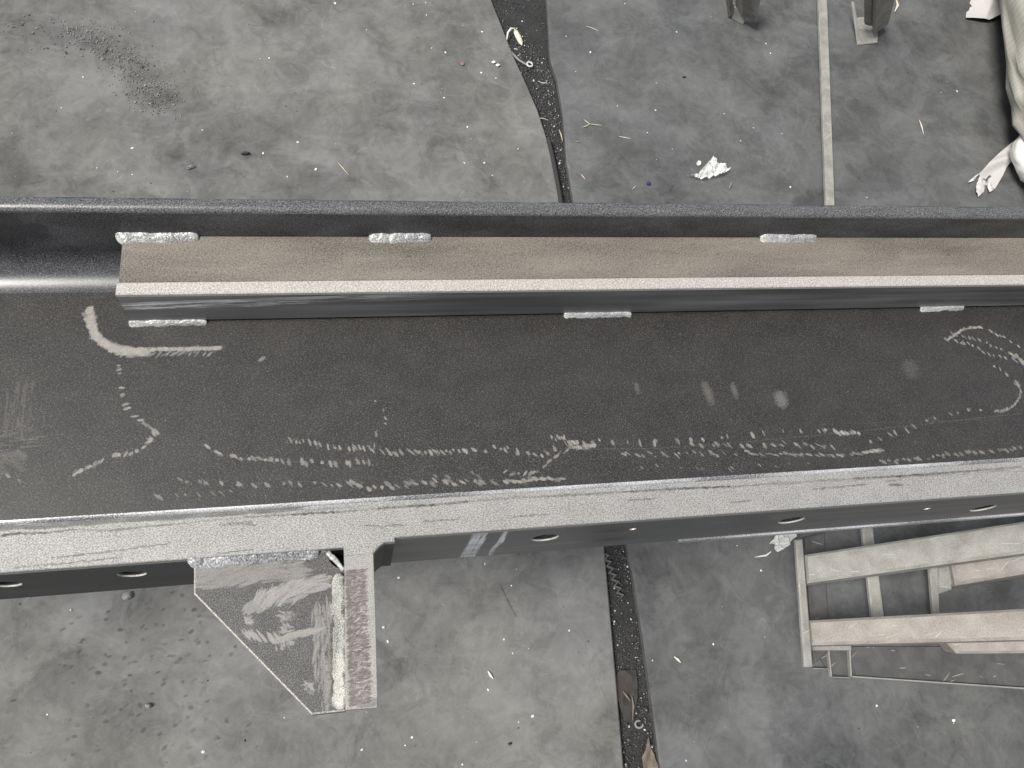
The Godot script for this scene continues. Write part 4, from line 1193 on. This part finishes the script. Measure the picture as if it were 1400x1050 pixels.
func build_stand() -> void:
	var t := thing("steel_stand", "grey dusty welded steel stand of flat rails at the lower right", "stand")
	var st := tool()
	# end plate, upright, its thin top edge showing
	slab(st, [Vector3(0.6750, 0.0850, -0.2097), Vector3(0.6876, 0.0850, -0.2099), Vector3(0.6533, 0.0850, -0.0243), Vector3(0.6393, 0.0850, -0.0246)], 0.007, 0.002)
	part("end_plate", st, M.stand, t)
	st = tool()
	slab(st, [Vector3(0.7360, 0.0120, -0.2265), Vector3(0.7737, 0.0120, -0.2311), Vector3(0.7281, 0.0120, -0.0455), Vector3(0.6967, 0.0120, -0.0288)], 0.0118, 0.002)  # dark sheet put in for the shade right of the end plate
	part("shade_plate", st, M.stand_dark, t)
	# two long rails rising to the right
	st = tool()
	slab(st, [Vector3(0.6895, 0.0750, -0.1878), Vector3(1.1387, 0.3000, -0.1859), Vector3(1.1145, 0.3000, -0.1393), Vector3(0.6813, 0.0750, -0.1444)], 0.022, 0.004)
	part("rail", st, M.stand, t)
	st = tool()
	slab(st, [Vector3(0.6675, 0.0750, -0.0898), Vector3(1.0003, 0.3600, -0.0472), Vector3(0.9793, 0.3600, -0.0067), Vector3(0.6625, 0.0750, -0.0542)], 0.022, 0.004)
	part("rail", st, M.stand_pink, t)
	# cross bar and second plate between and under the rails
	st = tool()
	slab(st, [Vector3(0.8207, 0.0500, -0.2384), Vector3(0.8405, 0.0500, -0.2370), Vector3(0.8135, 0.0500, -0.0821), Vector3(0.7922, 0.0500, -0.0840)], 0.007, 0.002)
	part("cross_bar", st, M.stand, t)
	st = tool()
	slab(st, [Vector3(0.9251, 0.0450, -0.1615), Vector3(0.9411, 0.0450, -0.1602), Vector3(0.9126, 0.0450, -0.0693), Vector3(0.9010, 0.0450, -0.0704)], 0.007, 0.002)
	slab(st, [Vector3(0.9400, 0.0450, -0.1531), Vector3(0.9658, 0.0450, -0.1559), Vector3(0.9514, 0.0450, -0.1166), Vector3(0.9252, 0.0450, -0.1119)], 0.02, 0.002)
	part("inner_plate", st, M.stand, t)
	st = tool()
	slab(st, [Vector3(0.9545, 0.0600, -0.1562), Vector3(1.1377, 0.1000, -0.1819), Vector3(1.1144, 0.1000, -0.1287), Vector3(0.9498, 0.0600, -0.1213)], 0.05, 0.005)
	part("inner_rail", st, M.stand_pink, t)
	st = tool()
	slab(st, [Vector3(0.9005, 0.0500, -0.0496), Vector3(1.0750, 0.0900, -0.0489), Vector3(1.0552, 0.0900, -0.0034), Vector3(0.9223, 0.0500, -0.0188)], 0.04, 0.005)
	part("inner_rail", st, M.stand_pink, t)
	# front foot: an open-topped channel lying on the mat, its rims bright
	st = tool()
	slab(st, [Vector3(0.7060, 0.0040, -0.0550), Vector3(1.1247, 0.0040, -0.0151), Vector3(1.0978, 0.0040, 0.0476), Vector3(0.7255, 0.0040, -0.0114)], 0.0038, 0.0005)
	part("foot_plate", st, M.stand_dark, t)
	for rim in [[Vector3(0.7257, 0.0140, -0.0499), Vector3(0.7282, 0.0140, -0.0497), Vector3(0.7211, 0.0140, -0.0079), Vector3(0.7187, 0.0140, -0.0081)], [Vector3(0.7619, 0.0140, -0.0465), Vector3(0.7644, 0.0140, -0.0462), Vector3(0.7544, 0.0140, -0.0045), Vector3(0.7519, 0.0140, -0.0048)], [Vector3(0.7235, 0.0120, -0.0078), Vector3(0.7516, 0.0120, -0.0039), Vector3(0.7512, 0.0120, -0.0028), Vector3(0.7232, 0.0120, -0.0067)], [Vector3(0.7571, 0.0120, -0.0055), Vector3(1.0902, 0.0120, 0.0484), Vector3(1.0893, 0.0120, 0.0505), Vector3(0.7565, 0.0120, -0.0034)], [Vector3(0.6904, 0.0340, -0.0546), Vector3(0.7542, 0.0340, -0.0486), Vector3(0.7522, 0.0340, -0.0422), Vector3(0.6886, 0.0340, -0.0483)], [Vector3(0.6940, 0.0120, -0.0237), Vector3(0.7207, 0.0120, -0.0200), Vector3(0.7204, 0.0120, -0.0189), Vector3(0.6937, 0.0120, -0.0226)]]:
		st = tool()
		slab(st, rim, 0.0075, 0.0004)
		part("foot_flange", st, M.stand, t)
	# flat bar standing on edge behind the channel
	st = tool()
	slab(st, [Vector3(1.1374, 0.0260, -1.6015), Vector3(1.1614, 0.0260, -1.6039), Vector3(0.9703, 0.0260, -0.8650), Vector3(0.9507, 0.0260, -0.8648)], 0.008, 0.0015)
	tag(part("flat_bar", st, M.stand), "long thin pale flat bar behind the channel, running away from it", "steel bar")
	# two trestle feet at the top edge
	var a := thing("trestle_leg", "dark hexagonal-ended trestle leg cut off by the top edge, left of the flat bar", "trestle leg")
	st = tool()
	slab(st, [Vector3(0.8638, 0.0300, -1.4091), Vector3(0.8796, 0.0300, -1.4237), Vector3(0.8842, 0.0120, -1.4082), Vector3(0.8759, 0.0060, -1.4075)], 0.006, 0.001)
	slab(st, [Vector3(0.7604, 0.2000, -1.3711), Vector3(0.7795, 0.2000, -1.3855), Vector3(0.8842, 0.0120, -1.4082), Vector3(0.8736, 0.0100, -1.4052)], 0.006, 0.001)
	part("edge_plate", st, M.stand, a)
	st = tool()
	slab(st, [Vector3(0.7879, 0.2000, -1.3740), Vector3(0.8558, 0.2000, -1.4019), Vector3(0.9083, 0.0300, -1.3949), Vector3(0.8793, 0.0300, -1.4147)], 0.03, 0.002)
	slab(st, [Vector3(0.8793, 0.0300, -1.4147), Vector3(0.9083, 0.0300, -1.3949), Vector3(0.9093, 0.0020, -1.3964), Vector3(0.8861, 0.0020, -1.4126)], 0.006, 0.001)
	part("leg", st, M.stand, a)
	var b := thing("trestle_leg", "broad grey trestle leg with square foot at top edge, right of flat bar", "trestle leg")
	st = tool()
	slab(st, [Vector3(1.1954, 0.0120, -1.4228), Vector3(1.2598, 0.0120, -1.4369), Vector3(1.2374, 0.0040, -1.3566), Vector3(1.1846, 0.0040, -1.3464)], 0.004, 0.001)
	slab(st, [Vector3(1.1644, 0.0500, -1.4289), Vector3(1.1702, 0.0500, -1.4294), Vector3(1.1931, 0.0040, -1.3492), Vector3(1.1827, 0.0040, -1.3463)], 0.004, 0.001)
	part("foot", st, M.stand, b)
	st = tool()
	slab(st, [Vector3(1.0604, 0.2500, -1.3398), Vector3(1.1254, 0.2500, -1.3506), Vector3(1.2558, 0.0300, -1.4193), Vector3(1.2116, 0.0300, -1.3885)], 0.03, 0.003)
	part("leg", st, M.stand, b)
	st = tool()
	slab(st, [Vector3(1.0379, 0.2520, -1.3350), Vector3(1.0565, 0.2520, -1.3369), Vector3(1.2089, 0.0320, -1.3839), Vector3(1.1936, 0.0320, -1.3896)], 0.008, 0.002)
	part("leg_face", st, M.stand, b)
	# woven sack with its torn tie
	var s := thing("woven_sack", "cream woven sack bulging in at the right edge behind the channel", "sack")
	var g := FastNoiseLite.new()
	g.seed = 5
	g.frequency = 5.0
	g.fractal_octaves = 4
	var grid := []
	for i in 49:
		var row := []
		var th := PI * i / 48.0
		for k in 65:
			var ph := TAU * (k % 64) / 64.0
			var d := Vector3(sin(th) * cos(ph), cos(th), sin(th) * sin(ph))
			var sq := Vector3(signf(d.x) * pow(absf(d.x), 0.75), signf(d.y) * pow(absf(d.y), 0.8), signf(d.z) * pow(absf(d.z), 0.75))
			var v := sq * Vector3(0.30, 0.15, 0.55) * (1.0 + 0.10 * g.get_noise_3dv(d * 0.35) + 0.03 * g.get_noise_3dv(d * 1.5))
			row.append(Vector3(1.768, 0.152, -1.225) + v.rotated(Vector3.UP, -0.32))
		grid.append(row)
	st = tool()
	sheet(st, grid, Vector3.LEFT, 1.0)
	part("bag", st, M.sack, s)
	st = tool()
	grid = []
	for i in 21:
		var row := []
		for k in 33:
			var d := Vector3(sin(PI * i / 20.0) * cos(TAU * (k % 32) / 32.0), cos(PI * i / 20.0), sin(PI * i / 20.0) * sin(TAU * (k % 32) / 32.0))
			row.append(Vector3(1.535, 0.056, -0.985) + d * Vector3(0.115, 0.055, 0.095) * (1.0 + 0.08 * g.get_noise_3dv(d * 0.4)))
		grid.append(row)
	sheet(st, grid, Vector3.LEFT)
	part("bag_corner", st, M.white, s, "smooth white corner at the sack's near end")
	for ribbon in [[[1513.9, -1087.8, 1477.9, -1066, 1436.2, -1038.4, 1399.2, -1011.4, 1365.8, -983], [1505.1, -1038.2, 1482.3, -1029.5, 1450.9, -1008.6, 1424.5, -980.3, 1386.4, -940.6], 0.02], [[1655, -1463.1, 1616.7, -1462.6, 1561.1, -1444, 1508.2, -1452.1], [1711.8, -1570.2, 1664.5, -1561.1, 1611.4, -1546.4, 1573.6, -1553.3], 0.03]]:
		var pa := smooth(pts(ribbon[0]))
		var pb := smooth(pts(ribbon[1]))
		var rows := []
		for i in 17:
			var u := i / 16.0
			var row := []
			for k in 7:
				var q := along(pa, u).lerp(along(pb, u), k / 6.0)
				row.append(Vector3(q.x, 0.004 + ribbon[2] * (1.0 - u) + 0.006 * sin(u * 9.0 + k * 0.8), q.y))
			rows.append(row)
		st = tool()
		sheet(st, rows, Vector3.UP)
		part("tie_ribbon", st, M.tape, s)
	for tip in [[1365.8, -983, 1343.5, -963.1, 1327.3, -958.9, 1352.4, -976.8], [1376.9, -963.7, 1358.2, -934.4, 1338.4, -920.8, 1340.2, -939.9, 1362.8, -975.1], [1386.4, -940.6, 1370.4, -932.7, 1372.7, -948.1, 1382.2, -967.7]]:
		st = tool()
		crumple(st, pts(tip), 0.003, 0.006, 78, 0.008)
		part("torn_tip", st, M.tape, s)


func _ready() -> void:
	# camera
	var cam := Camera3D.new()
	cam.name = "camera"
	cam.transform = Transform3D(Basis(Vector3(0.979351, 0.169489, 0.110203), Vector3(0.034533, 0.396852, -0.917233), Vector3(-0.199195, 0.902099, 0.382804)).orthonormalized(), Vector3(0, DECK + 0.62, 0))
	cam.fov = 50.92
	cam.near = 0.05
	cam.far = 60.0
	add_child(cam)
	# soft overcast daylight, brightest from the open side to the front left
	var sky := ProceduralSkyMaterial.new()
	sky.sky_top_color = Color(0.74, 0.76, 0.79)
	sky.sky_horizon_color = Color(0.84, 0.85, 0.86)
	sky.ground_horizon_color = Color(0.40, 0.40, 0.40)
	sky.ground_bottom_color = Color(0.22, 0.22, 0.22)
	sky.sun_angle_max = 0.0
	var env := Environment.new()
	env.background_mode = Environment.BG_SKY
	env.sky = Sky.new()
	env.sky.sky_material = sky
	env.background_energy_multiplier = 0.9
	env.tonemap_mode = Environment.TONE_MAPPER_LINEAR
	env.tonemap_exposure = 1.08
	env.sdfgi_enabled = true
	env.ssao_enabled = true
	env.ssil_enabled = true
	var around := WorldEnvironment.new()
	around.name = "environment"
	around.environment = env
	add_child(around)
	var sun := DirectionalLight3D.new()
	sun.name = "sun"
	sun.light_energy = 1.5
	sun.light_angular_distance = 18.0
	sun.light_color = Color(1.0, 0.985, 0.96)
	sun.shadow_enabled = true
	sun.look_at_from_position(Vector3(-0.5, 0.8, 0.16), Vector3.ZERO)
	add_child(sun)
	rng.seed = 2024
	make_materials()
	build_floor()
	build_channel()
	build_stand()
	build_litter()
